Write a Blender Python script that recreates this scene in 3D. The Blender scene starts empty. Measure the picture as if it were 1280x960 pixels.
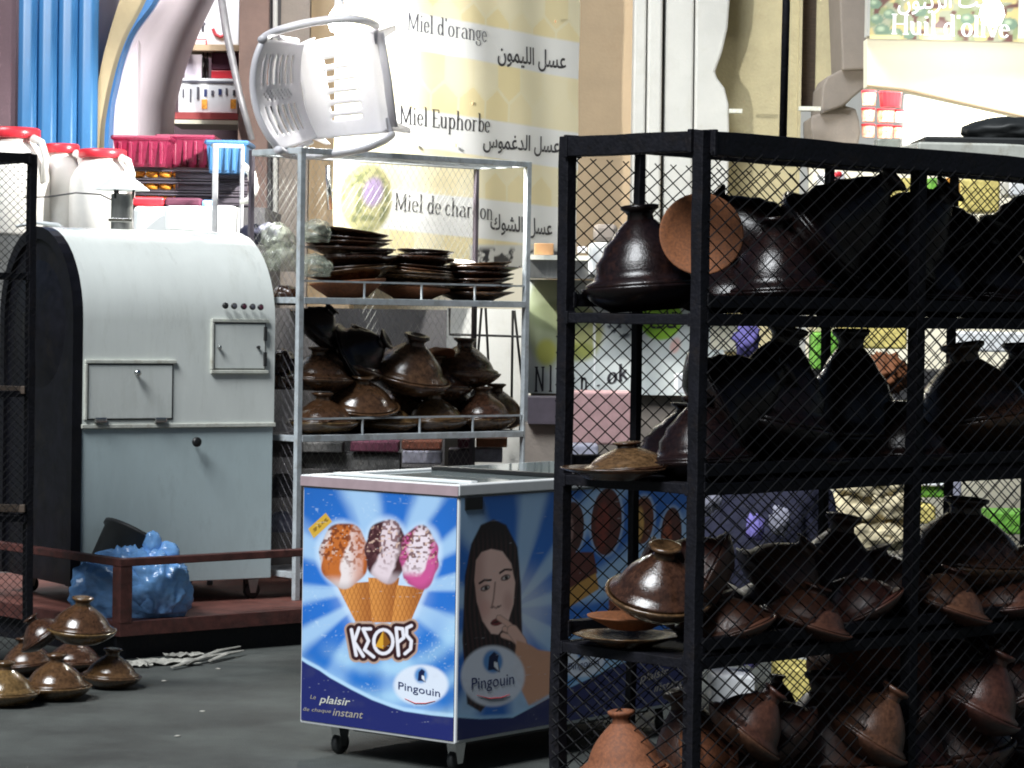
import bpy, bmesh, math, random
import numpy as np
from mathutils import Vector, Matrix, Euler
R_ = math.radians
random.seed(7); rng = np.random.default_rng(7)
sc = bpy.context.scene
C = sc.collection
# ------------------------------------------------------------ camera, world, light, exposure
FPX = 3450.0                                   # focal length in pixels of the 1280 px wide photograph
CAMZ = 1.39
PITCH, ROLL = math.atan(90/FPX), 0.016
cd = bpy.data.cameras.new('camera'); cam = bpy.data.objects.new('camera', cd); C.objects.link(cam)
cd.sensor_width = 36; cd.lens = 36*FPX/1280; cd.clip_start = .1; cd.clip_end = 500
CM = Matrix.Translation((0, 0, CAMZ)) @ Matrix.Rotation(math.pi/2 - PITCH, 4, 'X') @ Matrix.Rotation(ROLL, 4, 'Z')
cam.matrix_world = CM
sc.camera = cam
world = bpy.data.worlds.new('World'); sc.world = world; world.use_nodes = True
SUN_EL, SUN_AZ = 50, -146                       # the soft light of the open side of the street, front left of us
wn = world.node_tree; bg = wn.nodes['Background']
sky = wn.nodes.new('ShaderNodeTexSky'); sky.sky_type = 'NISHITA'; sky.sun_disc = False
sky.sun_elevation = R_(SUN_EL); sky.sun_rotation = R_(SUN_AZ)
wn.links.new(sky.outputs[0], bg.inputs[0]); bg.inputs[1].default_value = .017
def lamp(name, kind, energy, loc, color=(1, 1, 1), size=.05, **k):
    l = bpy.data.lights.new(name, kind); l.energy = energy; l.color = color
    if kind == 'POINT': l.shadow_soft_size = size
    if kind == 'AREA': l.size = size
    for a, b in k.items(): setattr(l, a, b)
    o = bpy.data.objects.new(name, l); o.location = loc; C.objects.link(o); return o
sun = lamp('sun', 'SUN', 3.5, (0, 0, 20), (.93, .97, 1.0)); sun.data.angle = R_(25)
sd = Vector((math.sin(R_(SUN_AZ))*math.cos(R_(SUN_EL)), math.cos(R_(SUN_AZ))*math.cos(R_(SUN_EL)), math.sin(R_(SUN_EL))))
sun.rotation_euler = sd.to_track_quat('Z', 'Y').to_euler()
sc.view_settings.view_transform = 'Standard'; sc.view_settings.look = 'None'
sc.view_settings.exposure = .5; sc.view_settings.gamma = 1
sc.cycles.use_denoising = True
sc.cycles.max_bounces = 6; sc.cycles.caustics_reflective = False; sc.cycles.caustics_refractive = False
sc.cycles.pixel_filter_type = 'BLACKMAN_HARRIS'; sc.cycles.filter_width = 1.9
# ------------------------------------------------------------ helpers
def W(u, v, d):                                 # point seen at photograph pixel (u, v), d metres ahead
    r = CM.to_3x3() @ Vector(((u-640)/FPX, -(v-480)/FPX, -1))
    return Vector((0, 0, CAMZ)) + r*(d/r.y)
def at_z(u, v, z):
    r = CM.to_3x3() @ Vector(((u-640)/FPX, -(v-480)/FPX, -1))
    return Vector((0, 0, CAMZ)) + r*((z-CAMZ)/r.z)
CMi = CM.inverted()
def proj(P):                                    # arrays of world points -> photograph pixels
    M = np.array(CMi); q = P @ M[:3, :3].T + M[:3, 3]
    return 640 + FPX*q[:, 0]/-q[:, 2], 480 - FPX*q[:, 1]/-q[:, 2]
def m_at(d): return d/FPX                       # metres per pixel at depth d

class MB:
    def __init__(s): s.v = []; s.f = []
    def add(s, vs, fs, M=None):
        n = len(s.v)
        s.v += [tuple((M @ Vector(p)) if M is not None else p) for p in vs]
        s.f += [tuple(i+n for i in f) for f in fs]; return s
    def box(s, x0, x1, y0, y1, z0, z1, M=None):
        vs = [(x, y, z) for z in (z0, z1) for y in (y0, y1) for x in (x0, x1)]
        return s.add(vs, [(0, 2, 3, 1), (4, 5, 7, 6), (0, 1, 5, 4), (2, 6, 7, 3), (0, 4, 6, 2), (1, 3, 7, 5)], M)
    def tube(s, pts, r, n=8, caps=True, flat=1.0, up=None):
        pts = [Vector(p) for p in pts]; rs = r if isinstance(r, (list, tuple)) else [r]*len(pts)
        vs = []; k = len(pts); prev = None
        for i, p in enumerate(pts):
            t = (pts[min(i+1, k-1)] - pts[max(i-1, 0)]).normalized()
            a = Vector(up) if up else (prev if prev is not None else (Vector((0, 0, 1)) if abs(t.z) < .9 else Vector((1, 0, 0))))
            b = t.cross(a)
            if b.length < 1e-5: b = t.orthogonal()
            b.normalize(); a = b.cross(t).normalized(); prev = a
            for j in range(n):
                q = 2*math.pi*j/n
                vs.append(tuple(p + (b*math.cos(q) + a*math.sin(q)*flat)*rs[i]))
        fs = [(i*n+j, i*n+(j+1) % n, (i+1)*n+(j+1) % n, (i+1)*n+j) for i in range(k-1) for j in range(n)]
        if caps: fs += [tuple(range(n-1, -1, -1)), tuple((k-1)*n+j for j in range(n))]
        return s.add(vs, fs)
    def lathe(s, prof, n=28, M=None, wave=0, waves=0):
        vs = []; fs = []; k = len(prof)
        for i, (r, z) in enumerate(prof):
            for j in range(n):
                q = 2*math.pi*j/n
                rr = r*(1 + wave*math.cos(waves*q)*(r/max(p[0] for p in prof))**4)
                vs.append((rr*math.cos(q), rr*math.sin(q), z))
        for i in range(k-1):
            for j in range(n):
                fs.append((i*n+j, i*n+(j+1) % n, (i+1)*n+(j+1) % n, (i+1)*n+j))
        return s.add(vs, fs, M)
    def prism(s, pts, e, M=None):                # pts: 3-D outline, e: extrusion vector
        n = len(pts); e = Vector(e)
        vs = [tuple(Vector(p)) for p in pts] + [tuple(Vector(p)+e) for p in pts]
        fs = [tuple(range(n)), tuple(range(2*n-1, n-1, -1))] + [(i, i+n, (i+1) % n+n, (i+1) % n) for i in range(n)]
        return s.add(vs, fs, M)
    def mesh(s, name, mat, smooth=False):
        me = bpy.data.meshes.new(name); me.from_pydata(s.v, [], s.f)
        if mat: me.materials.append(mat)
        if smooth: me.polygons.foreach_set('use_smooth', [True]*len(me.polygons))
        me.update(); return me
    def build(s, name, mat, parent=None, smooth=False, bevel=0, **props):
        me = s.mesh(name, mat, smooth)
        bm = bmesh.new(); bm.from_mesh(me); bmesh.ops.recalc_face_normals(bm, faces=bm.faces); bm.to_mesh(me); bm.free()
        return link(name, me, parent, bevel, **props)
def link(name, me, parent=None, bevel=0, **props):
    o = bpy.data.objects.new(name, me); C.objects.link(o)
    if parent: o.parent = parent
    if bevel:
        b = o.modifiers.new('bevel', 'BEVEL'); b.width = bevel; b.segments = 2; b.limit_method = 'ANGLE'; b.angle_limit = R_(40)
        if not me.polygons or not me.polygons[0].use_smooth:
            pass
    for k, v in props.items(): o[k] = v
    return o
def thing(name, label, cat, loc=(0, 0, 0), rz=0, group=None):
    o = bpy.data.objects.new(name, None); C.objects.link(o); o.empty_display_size = .1
    o.location = loc; o.rotation_euler = (0, 0, rz); return tag(o, label, cat, group)
def tag(o, label, cat, group=None):
    o['label'] = label; o['category'] = cat
    if group: o['group'] = group
    return o
def dup(root, label=None, group=None):
    kids = {}
    for o in ALLKIDS(root): kids.setdefault(o.parent, []).append(o)
    def cp(o, par):
        c = o.copy(); C.objects.link(c); c.parent = par
        for k in kids.get(o, []): cp(k, c)
        return c
    r = cp(root, None)
    if label: r['label'] = label
    if group: r['group'] = group
    return r
def ALLKIDS(root): return list(root.children_recursive)
# ------------------------------------------------------------ materials
def mat(name, col, rough=.6, metal=0, noise=0, nscale=20, col2=None, bump=0, bscale=60, emit=0, trans=0, alpha=1, coat=0, spec=.5, dirt=None, dscale=3, aniso=(1, 1, 1)):
    m = bpy.data.materials.new(name); m.use_nodes = True; t = m.node_tree; b = t.nodes['Principled BSDF']
    b.inputs['Base Color'].default_value = (*col, 1); b.inputs['Roughness'].default_value = rough
    b.inputs['Metallic'].default_value = metal; b.inputs['Specular IOR Level'].default_value = spec
    b.inputs['Coat Weight'].default_value = coat; b.inputs['Coat Roughness'].default_value = .08
    b.inputs['Transmission Weight'].default_value = trans; b.inputs['Alpha'].default_value = alpha
    if emit: b.inputs['Emission Color'].default_value = (*col, 1); b.inputs['Emission Strength'].default_value = emit
    tc = t.nodes.new('ShaderNodeTexCoord'); mp = t.nodes.new('ShaderNodeMapping'); mp.inputs['Scale'].default_value = aniso
    t.links.new(tc.outputs['Object'], mp.inputs[0]); last = None
    if noise or col2:
        n = t.nodes.new('ShaderNodeTexNoise'); n.inputs['Scale'].default_value = nscale; n.inputs['Detail'].default_value = 6; n.inputs['Roughness'].default_value = .65
        t.links.new(mp.outputs[0], n.inputs['Vector'])
        cr = t.nodes.new('ShaderNodeValToRGB'); c2 = col2 or tuple(max(0, c*(1-noise)) for c in col)
        cr.color_ramp.elements[0].position = .35; cr.color_ramp.elements[1].position = .68
        cr.color_ramp.elements[0].color = (*c2, 1); cr.color_ramp.elements[1].color = (*(col if col2 else tuple(min(1, c*(1+noise*.5)) for c in col)), 1)
        t.links.new(n.outputs['Fac'], cr.inputs[0]); last = cr.outputs[0]
        mr = t.nodes.new('ShaderNodeMapRange'); mr.inputs['To Min'].default_value = max(.03, rough*.75); mr.inputs['To Max'].default_value = min(1, rough*1.3)
        t.links.new(n.outputs['Fac'], mr.inputs[0]); t.links.new(mr.outputs[0], b.inputs['Roughness'])
    if dirt:
        n2 = t.nodes.new('ShaderNodeTexNoise'); n2.inputs['Scale'].default_value = dscale; n2.inputs['Detail'].default_value = 9; n2.inputs['Roughness'].default_value = .75
        t.links.new(mp.outputs[0], n2.inputs['Vector'])
        c = t.nodes.new('ShaderNodeValToRGB'); c.color_ramp.elements[0].position = .52; c.color_ramp.elements[1].position = .72
        c.color_ramp.elements[0].color = (0, 0, 0, 1); c.color_ramp.elements[1].color = (.7, .7, .7, 1)
        t.links.new(n2.outputs['Fac'], c.inputs[0])
        mx = t.nodes.new('ShaderNodeMix'); mx.data_type = 'RGBA'; t.links.new(c.outputs[0], mx.inputs[0])
        mx.inputs[6].default_value = (*col, 1); mx.inputs[7].default_value = (*dirt, 1)
        if last: t.links.new(last, mx.inputs[6])
        last = mx.outputs[2]
    if last: t.links.new(last, b.inputs['Base Color'])
    if bump:
        n3 = t.nodes.new('ShaderNodeTexNoise'); n3.inputs['Scale'].default_value = bscale; n3.inputs['Detail'].default_value = 5
        t.links.new(mp.outputs[0], n3.inputs['Vector'])
        bp = t.nodes.new('ShaderNodeBump'); bp.inputs['Strength'].default_value = bump; bp.inputs['Distance'].default_value = .01
        t.links.new(n3.outputs['Fac'], bp.inputs['Height']); t.links.new(bp.outputs[0], b.inputs['Normal'])
    return m
def lin(*c): return tuple(((x/255)/12.92 if x/255 <= .04045 else ((x/255+.055)/1.055)**2.4) for x in c)
M = {}
M['asphalt'] = mat('asphalt', (.060, .066, .061), .8, noise=.6, nscale=2.2, bump=.5, bscale=150, dirt=(.020, .022, .021), dscale=1.7)
M['black_paint'] = mat('black_paint', (.004, .004, .0075), .6, noise=.4, nscale=30, bump=.3, bscale=90, dirt=(.014, .009, .007), dscale=14, spec=.3)
M['black_wire'] = mat('black_wire', (.005, .005, .006), .7, spec=.2)
M['grey_paint'] = mat('grey_paint', (.46, .50, .52), .42, noise=.25, nscale=18, dirt=(.2, .17, .13), dscale=22)
M['grey_wire'] = mat('grey_wire', (.30, .31, .29), .6)
M['red_paint'] = mat('red_paint', (.095, .03, .024), .55, noise=.5, nscale=22, dirt=(.04, .03, .028), dscale=12, bump=.2)
M['deck_red'] = mat('deck_red', (.17, .06, .045), .6, noise=.4, nscale=12, dirt=(.06, .05, .045), dscale=7, bump=.2)
M['machine_enamel'] = mat('machine_enamel', (.72, .75, .71), .28, noise=.06, nscale=3, dirt=(.56, .58, .53), dscale=5, bump=.10, bscale=3.5, aniso=(2.4, 1, .55))
M['machine_steel'] = mat('machine_steel', (.50, .60, .61), .38, noise=.08, nscale=4, dirt=(.33, .40, .40), dscale=4, bump=.12, bscale=3.5, aniso=(2, 1, .7))
M['trim_pale'] = mat('trim_pale', (.62, .63, .56), .35, noise=.15, nscale=25, dirt=(.25, .2, .12), dscale=18)
M['machine_black'] = mat('machine_black', (.005, .005, .008), .38, noise=.5, nscale=14, spec=.35, dirt=(.012, .01, .008), dscale=10)
M['chrome'] = mat('chrome', (.75, .75, .73), .18, 1)
M['black_plastic'] = mat('black_plastic', (.012, .012, .012), .4)
M['dark_rubber'] = mat('dark_rubber', (.018, .02, .02), .55, noise=.3)
M['blue_bag'] = mat('blue_bag', (.22, .48, .92), .2, noise=.25, nscale=7, spec=.7, bump=.45, bscale=16, aniso=(1, 1, 2.6))
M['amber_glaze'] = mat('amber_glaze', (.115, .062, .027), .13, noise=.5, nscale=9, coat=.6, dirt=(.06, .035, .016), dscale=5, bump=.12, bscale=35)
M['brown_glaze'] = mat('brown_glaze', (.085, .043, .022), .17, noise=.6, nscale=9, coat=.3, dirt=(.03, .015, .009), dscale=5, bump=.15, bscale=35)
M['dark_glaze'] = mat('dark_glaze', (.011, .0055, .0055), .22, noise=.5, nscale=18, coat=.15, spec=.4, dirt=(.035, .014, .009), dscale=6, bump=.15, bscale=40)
M['bare_clay'] = mat('bare_clay', (.24, .085, .03), .75, noise=.4, nscale=13, dirt=(.12, .042, .018), dscale=7, bump=.2)
M['rust_clay'] = mat('rust_clay', (.062, .023, .014), .34, noise=.5, nscale=10, coat=.12, bump=.2, dirt=(.03, .012, .009), dscale=6)
M['red_clay'] = mat('red_clay', (.20, .065, .03), .7, noise=.4, nscale=14, bump=.2, dirt=(.1, .035, .02), dscale=8)
M['white_plastic'] = mat('white_plastic', (.66, .64, .67), .35, noise=.06, nscale=5, dirt=(.56, .54, .56), dscale=9)
M['jug_plastic'] = mat('jug_plastic', (.74, .72, .68), .32, noise=.06, nscale=6, dirt=(.6, .57, .5), dscale=7)
M['red_plastic'] = mat('red_plastic', (.62, .03, .045), .3, noise=.1)
M['magenta_plastic'] = mat('magenta_plastic', (.19, .014, .045), .28, noise=.15)
M['blue_plastic'] = mat('blue_plastic', (.03, .10, .21), .35, noise=.15)
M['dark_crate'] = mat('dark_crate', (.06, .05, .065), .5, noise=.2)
M['orange_goods'] = mat('orange_goods', (.95, .36, .04), .5, noise=.5, nscale=60)
M['foam_white'] = mat('foam_white', (.68, .70, .70), .6, noise=.05)
M['steel'] = mat('steel', (.42, .42, .41), .3, .85, noise=.2, nscale=8, aniso=(6, 6, 1))
M['pole_steel'] = mat('pole_steel', (.33, .33, .35), .45, .3, noise=.2)
M['blue_sheet'] = mat('blue_sheet', (.04, .165, .36), .42, noise=.10, nscale=5, aniso=(3, 3, .4), dirt=(.06, .19, .36), dscale=7)
M['plum_wall'] = mat('plum_wall', (.16, .10, .115), .8, noise=.15, nscale=6, bump=.15)
M['brown_wall'] = mat('brown_wall', (.20, .135, .115), .85, noise=.2, nscale=5, bump=.2, dirt=(.11, .08, .07), dscale=4)
M['tan_wall'] = mat('tan_wall', (.47, .35, .22), .85, noise=.08, nscale=5, bump=.15, dirt=(.40, .28, .17), dscale=3)
M['beige_wall'] = mat('beige_wall', (.42, .37, .225), .85, noise=.12, nscale=6, bump=.35, dirt=(.34, .28, .16), dscale=5)
M['stone_grey'] = mat('stone_grey', (.21, .18, .155), .8, noise=.15, nscale=5, bump=.15)
M['white_wall'] = mat('white_wall', (.46, .46, .435), .7, noise=.06, nscale=5, bump=.1, dirt=(.37, .36, .32), dscale=4)
M['pink_white'] = mat('pink_white', (.74, .66, .73), .7, noise=.05, nscale=3, bump=.1)
M['arch_beige'] = mat('arch_beige', (.46, .37, .22), .8, noise=.1, nscale=6)
M['blue_trim'] = mat('blue_trim', (.05, .18, .42), .5, noise=.1)
M['cream_wall'] = mat('cream_wall', (.80, .75, .60), .7, noise=.05, nscale=4)
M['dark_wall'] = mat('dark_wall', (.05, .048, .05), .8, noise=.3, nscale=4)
M['white_paper'] = mat('white_paper', (.76, .77, .78), .6)
M['ink'] = mat('ink', (.03, .028, .035), .7)
M['soft_ink'] = mat('soft_ink', (.09, .09, .11), .7)
M['white_ink'] = mat('white_ink', (.8, .8, .8), .6)
M['navy_ink'] = mat('navy_ink', (.02, .035, .13), .6)
M['gold_ink'] = mat('gold_ink', (.36, .33, .28), .6)
M['red_ink'] = mat('red_ink', (.55, .05, .06), .6)
M['green_ink'] = mat('green_ink', (.32, .58, .08), .6)
M['olive_ink'] = mat('olive_ink', (.36, .38, .10), .6, noise=.3, nscale=12)
M['bottle_tan'] = mat('bottle_tan', (.40, .22, .10), .6)
M['glass_lid'] = mat('glass_lid', (.60, .70, .70), .06, trans=.55, noise=.1)
M['rim_white'] = mat('rim_white', (.80, .82, .82), .3, noise=.05)
M['rim_pink'] = mat('rim_pink', (.40, .30, .32), .4, noise=.1)
M['navy_cloth'] = mat('navy_cloth', (.012, .013, .035), .9, noise=.4, bump=.4)
M['violet_cloth'] = mat('violet_cloth', (.20, .17, .50), .8, noise=.4)
M['pale_cloth'] = mat('pale_cloth', (.34, .34, .42), .85, noise=.4, nscale=30)
M['clear_bag'] = mat('clear_bag', (.50, .54, .44), .15, noise=.45, nscale=14, alpha=.45, bump=.9, bscale=16)
M['green_goods'] = mat('green_goods', (.16, .42, .05), .6, noise=.6, nscale=40)
M['yellow_goods'] = mat('yellow_goods', (.75, .62, .2), .6, noise=.4, nscale=30)
M['pink_goods'] = mat('pink_goods', (.44, .27, .27), .7, noise=.2, nscale=20)
M['sack'] = mat('sack', (.72, .62, .40), .85, noise=.45, nscale=14, bump=.6, bscale=40)
M['book_maroon'] = mat('book_maroon', (.10, .02, .045), .7, noise=.3)
M['book_grey'] = mat('book_grey', (.10, .10, .10), .8, noise=.5, nscale=30, bump=.4)
M['litter'] = mat('litter', (.36, .35, .31), .8, noise=.4)
M['hinge_black'] = mat('hinge_black', (.02, .02, .02), .5)
M['wood_dark'] = mat('wood_dark', (.10, .07, .05), .7, noise=.4, aniso=(1, 1, 8))
M['sweets'] = mat('sweets', (.75, .16, .05), .5, nscale=45, col2=(.85, .72, .6))
M['terra_shelf'] = mat('terra_shelf', (.33, .05, .05), .5)
def emitm(name, col, s):
    m = bpy.data.materials.new(name); m.use_nodes = True; t = m.node_tree; t.nodes.remove(t.nodes['Principled BSDF'])
    e = t.nodes.new('ShaderNodeEmission'); e.inputs[0].default_value = (*col, 1); e.inputs[1].default_value = s
    t.links.new(e.outputs[0], t.nodes['Material Output'].inputs[0]); return m
def vary(m, lo, hi):
    t = m.node_tree; b = t.nodes['Principled BSDF']; src = b.inputs['Base Color'].links[0].from_socket
    oi = t.nodes.new('ShaderNodeObjectInfo'); mr = t.nodes.new('ShaderNodeMapRange'); mr.inputs['To Min'].default_value = lo; mr.inputs['To Max'].default_value = hi
    hs = t.nodes.new('ShaderNodeHueSaturation'); t.links.new(oi.outputs['Random'], mr.inputs[0]); t.links.new(mr.outputs[0], hs.inputs['Value'])
    m2 = t.nodes.new('ShaderNodeMapRange'); m2.inputs['To Min'].default_value = .485; m2.inputs['To Max'].default_value = .515; t.links.new(oi.outputs['Random'], m2.inputs[0]); t.links.new(m2.outputs[0], hs.inputs['Hue'])
    t.links.new(src, hs.inputs['Color']); t.links.new(hs.outputs[0], b.inputs['Base Color'])
for k_ in ('amber_glaze', 'brown_glaze', 'dark_glaze', 'rust_clay', 'red_clay'): vary(M[k_], .6, 1.5)
def translucent(m, k):
    t = m.node_tree; b = t.nodes['Principled BSDF']; tr = t.nodes.new('ShaderNodeBsdfTranslucent'); mx = t.nodes.new('ShaderNodeMixShader')
    tr.inputs[0].default_value = (.9, .9, .88, 1); mx.inputs[0].default_value = k
    t.links.new(b.outputs[0], mx.inputs[1]); t.links.new(tr.outputs[0], mx.inputs[2]); t.links.new(mx.outputs[0], t.nodes['Material Output'].inputs[0])
translucent(M['white_plastic'], .12)
M['lamp_glow'] = emitm('lamp_glow', (1, .98, .93), 25)
def print_mat(name, rough=.35):
    m = mat(name, (1, 1, 1), rough, coat=.2); t = m.node_tree
    a = t.nodes.new('ShaderNodeVertexColor'); a.layer_name = 'print'
    t.links.new(a.outputs[0], t.nodes['Principled BSDF'].inputs['Base Color']); return m
M['print_gloss'] = print_mat('print_gloss', .3); M['print_matte'] = print_mat('print_matte', .7)
# ------------------------------------------------------------ planes, flat print and lettering
class Plane:
    def __init__(s, o, ex, ez=(0, 0, 1)):
        s.o = Vector(o); s.ex = Vector(ex).normalized(); s.ez = Vector(ez).normalized(); s.n = s.ex.cross(s.ez).normalized()
        if s.n.y > 0: s.n = -s.n
    def hit(s, u, v):
        c = Vector((0, 0, CAMZ)); r = CM.to_3x3() @ Vector(((u-640)/FPX, -(v-480)/FPX, -1))
        p = c + r*((s.o-c).dot(s.n)/r.dot(s.n)); q = p-s.o
        return q.dot(s.ex), q.dot(s.ez)
    def at(s, a, b, off=0): return s.o + s.ex*a + s.ez*b + s.n*off
def print_sheet(name, plane, a0, a1, b0, b1, step, func, material, parent=None, off=0, disp=None):
    na = int((a1-a0)/step)+1; nb = int((b1-b0)/step)+1
    A, B = np.meshgrid(np.linspace(a0, a1, na), np.linspace(b0, b1, nb)); A = A.ravel(); B = B.ravel()
    D = np.full_like(A, off) if disp is None else off + disp(A, B)
    o, ex, ez, n = (np.array(x) for x in (plane.o, plane.ex, plane.ez, plane.n))
    P = o + A[:, None]*ex + B[:, None]*ez + D[:, None]*n
    P0 = o + A[:, None]*ex + B[:, None]*ez
    U, V = proj(P0); col = np.clip(func(U, V, A, B), 0, 1)
    idx = np.arange(na*nb).reshape(nb, na)
    q = np.stack([idx[:-1, :-1], idx[:-1, 1:], idx[1:, 1:], idx[1:, :-1]], -1).reshape(-1, 4)
    if parent is not None: Pi = np.array(parent.matrix_basis.inverted()); P = P @ Pi[:3, :3].T + Pi[:3, 3]
    me = bpy.data.meshes.new(name); me.vertices.add(len(P)); me.vertices.foreach_set('co', P.astype('f').ravel())
    me.loops.add(q.size); me.loops.foreach_set('vertex_index', q.astype('i').ravel())
    me.polygons.add(len(q)); me.polygons.foreach_set('loop_start', np.arange(0, q.size, 4, dtype='i'))
    me.update(calc_edges=True); me.polygons.foreach_set('use_smooth', np.ones(len(q), dtype=bool))
    ca = me.color_attributes.new('print', 'FLOAT_COLOR', 'POINT')
    ca.data.foreach_set('color', np.concatenate([col, np.ones((len(col), 1))], 1).astype('f').ravel())
    me.materials.append(material); return link(name, me, parent)
def text_mesh(s, shear=0, bold=0):
    c = bpy.data.curves.new('lettering', 'FONT'); c.body = s; c.size = 1; c.shear = shear; c.offset = bold; c.resolution_u = 3
    o = bpy.data.objects.new('lettering', c); C.objects.link(o); bpy.context.view_layer.update()
    me = bpy.data.meshes.new_from_object(o); vs = [v.co.copy() for v in me.vertices]; fs = [tuple(p.vertices) for p in me.polygons]
    bpy.data.objects.remove(o); bpy.data.curves.remove(c); bpy.data.meshes.remove(me); return vs, fs
def lettering(s, plane, p0, p1, hpx, material, parent, off=.003, shear=0, bold=0, name='lettering', glyphs=None, surf=None):
    """lays a line of writing in the plane between two photograph pixels (baseline ends), cap height hpx pixels"""
    vs, fs = glyphs if glyphs else text_mesh(s, shear, bold)
    x0 = min(v.x for v in vs); x1 = max(v.x for v in vs)
    a0, b0 = plane.hit(*p0); a1, b1 = plane.hit(*p1)
    d = plane.at(a0, b0).y; hh = hpx*m_at(d)/.7; w = (a1-a0)/(x1-x0); sl = (b1-b0)/(a1-a0)
    out = []
    inv = parent.matrix_basis.inverted() if parent is not None else Matrix()
    for v in vs:
        a = a0 + (v.x-x0)*w; b = b0 + sl*(a-a0) + v.y*hh
        out.append(tuple(inv @ plane.at(a, b, off + (surf(a, b) if surf else 0))))
    mb = MB(); mb.v = out; mb.f = fs
    return link(name, mb.mesh(name, material), parent)
# condensed serif letters drawn with a broad pen: strokes are polylines, thick when they run upright
def arc(cx, cy, rx, ry, a0, a1, n=14): return [(cx+rx*math.cos(R_(a0+(a1-a0)*i/n)), cy+ry*math.sin(R_(a0+(a1-a0)*i/n))) for i in range(n+1)]
def sf(x, y, w=.09): return [(x-w, y), (x+w, y)]
G = {
 'M': (.66, [[(.1, 0), (.1, .7)], [(.1, .7), (.33, .05)], [(.33, .05), (.56, .7)], [(.56, .7), (.56, 0)], sf(.1, 0, .07), sf(.56, 0, .09), sf(.07, .7, .06), sf(.59, .7, .06)]),
 'E': (.46, [[(.12, 0), (.12, .7)], [(.04, 0), (.42, 0), (.42, .12)], [(.04, .7), (.40, .7), (.40, .58)], [(.12, .36), (.32, .36)]]),
 'H': (.6, [[(.12, 0), (.12, .7)], [(.48, 0), (.48, .7)], [(.12, .36), (.48, .36)], sf(.12, 0), sf(.48, 0), sf(.12, .7), sf(.48, .7)]),
 'N': (.6, [[(.12, 0), (.12, .7)], [(.12, .7), (.48, 0)], [(.48, 0), (.48, .7)], sf(.12, 0), sf(.12, .7), sf(.48, .7)]),
 'i': (.22, [[(.11, 0), (.11, .45)], sf(.11, 0), [(.03, .45), (.11, .45)], [(.11, .60), (.11, .67)]]),
 'l': (.22, [[(.11, 0), (.11, .75)], sf(.11, 0), [(.03, .75), (.11, .75)]]),
 'e': (.36, [[(.06, .25), (.30, .25)], arc(.18, .225, .125, .225, 5, 325)]),
 'c': (.34, [arc(.18, .225, .125, .225, 40, 320)]),
 'o': (.38, [arc(.19, .225, .13, .225, 0, 360, 20)]),
 'd': (.40, [arc(.18, .225, .12, .225, 20, 340), [(.30, 0), (.30, .75)], [(.22, .75), (.30, .75)], [(.30, 0), (.37, 0)]]),
 'b': (.40, [arc(.22, .225, .12, .225, -160, 160), [(.10, 0), (.10, .75)], [(.02, .75), (.10, .75)]]),
 'p': (.40, [arc(.22, .225, .12, .225, -160, 160), [(.10, -.22), (.10, .45)], [(.02, .45), (.10, .45)], sf(.10, -.22, .07)]),
 'n': (.42, [[(.10, 0), (.10, .45)], arc(.21, .28, .11, .17, 170, 0, 8)+[(.32, 0)], sf(.10, 0, .07), sf(.32, 0, .07), [(.03, .45), (.1, .45)]]),
 'h': (.42, [[(.10, 0), (.10, .75)], arc(.21, .28, .11, .17, 170, 0, 8)+[(.32, 0)], sf(.10, 0, .07), sf(.32, 0, .07), [(.03, .75), (.1, .75)]]),
 'u': (.42, [[(.09, .45), (.09, .14)]+arc(.20, .15, .11, .15, 190, 340, 8), [(.31, .45), (.31, 0)], [(.02, .45), (.09, .45)], [(.24, .45), (.31, .45)], [(.31, 0), (.38, 0)]]),
 'r': (.31, [[(.10, 0), (.10, .45)], arc(.20, .30, .10, .14, 165, 50, 6), sf(.10, 0, .07), [(.03, .45), (.1, .45)]]),
 'a': (.37, [arc(.18, .30, .11, .15, 150, 0, 8)+[(.29, 0)], arc(.17, .13, .11, .13, 80, 300, 12), [(.29, 0), (.36, .03)]]),
 'g': (.38, [arc(.17, .28, .11, .165, 0, 360, 18), [(.22, .42), (.34, .45)], [(.10, .12), (.10, .05), (.28, .02), (.31, -.09)], arc(.18, -.1, .13, .1, 20, -220, 10)]),
 'v': (.38, [[(.05, .45), (.19, 0)], [(.19, 0), (.32, .45)], sf(.05, .45, .05), sf(.32, .45, .05)]),
 't': (.27, [[(.12, .6), (.12, .05), (.22, .02)], [(.03, .44), (.22, .44)]]),
 'k': (.40, [[(.10, 0), (.10, .75)], [(.10, .2), (.30, .45)], [(.18, .26), (.34, 0)], sf(.1, 0, .07)]),
 "'": (.16, [[(.08, .62), (.08, .75)]]), ' ': (.2, []), '.': (.2, [[(.1, 0), (.1, .06)]]),
}
def serif(s, thick=.085, thin=.030):
    vs, fs = [], []; x = 0
    for ch in s:
        w, st = G[ch]
        for pl in st:
            n = len(vs); k = len(pl)
            for i, p in enumerate(pl):
                a = pl[max(i-1, 0)]; b = pl[min(i+1, k-1)]; dx, dy = b[0]-a[0], b[1]-a[1]; L = math.hypot(dx, dy) or 1
                # nib: the line is broad sideways, fine up and down
                hw = (thin + (thick-thin)*abs(dy/L)**1.5)/2; nx, ny = -dy/L*hw, dx/L*hw
                vs += [Vector((x+p[0]+nx, p[1]+ny, 0)), Vector((x+p[0]-nx, p[1]-ny, 0))]
            fs += [(n+2*i, n+2*i+1, n+2*i+3, n+2*i+2) for i in range(k-1)]
        x += w
    return vs, fs
def arabic(h): return ''.join(chr(int(x, 16)) if x != '_' else ' ' for x in reversed(h.split()))
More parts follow.
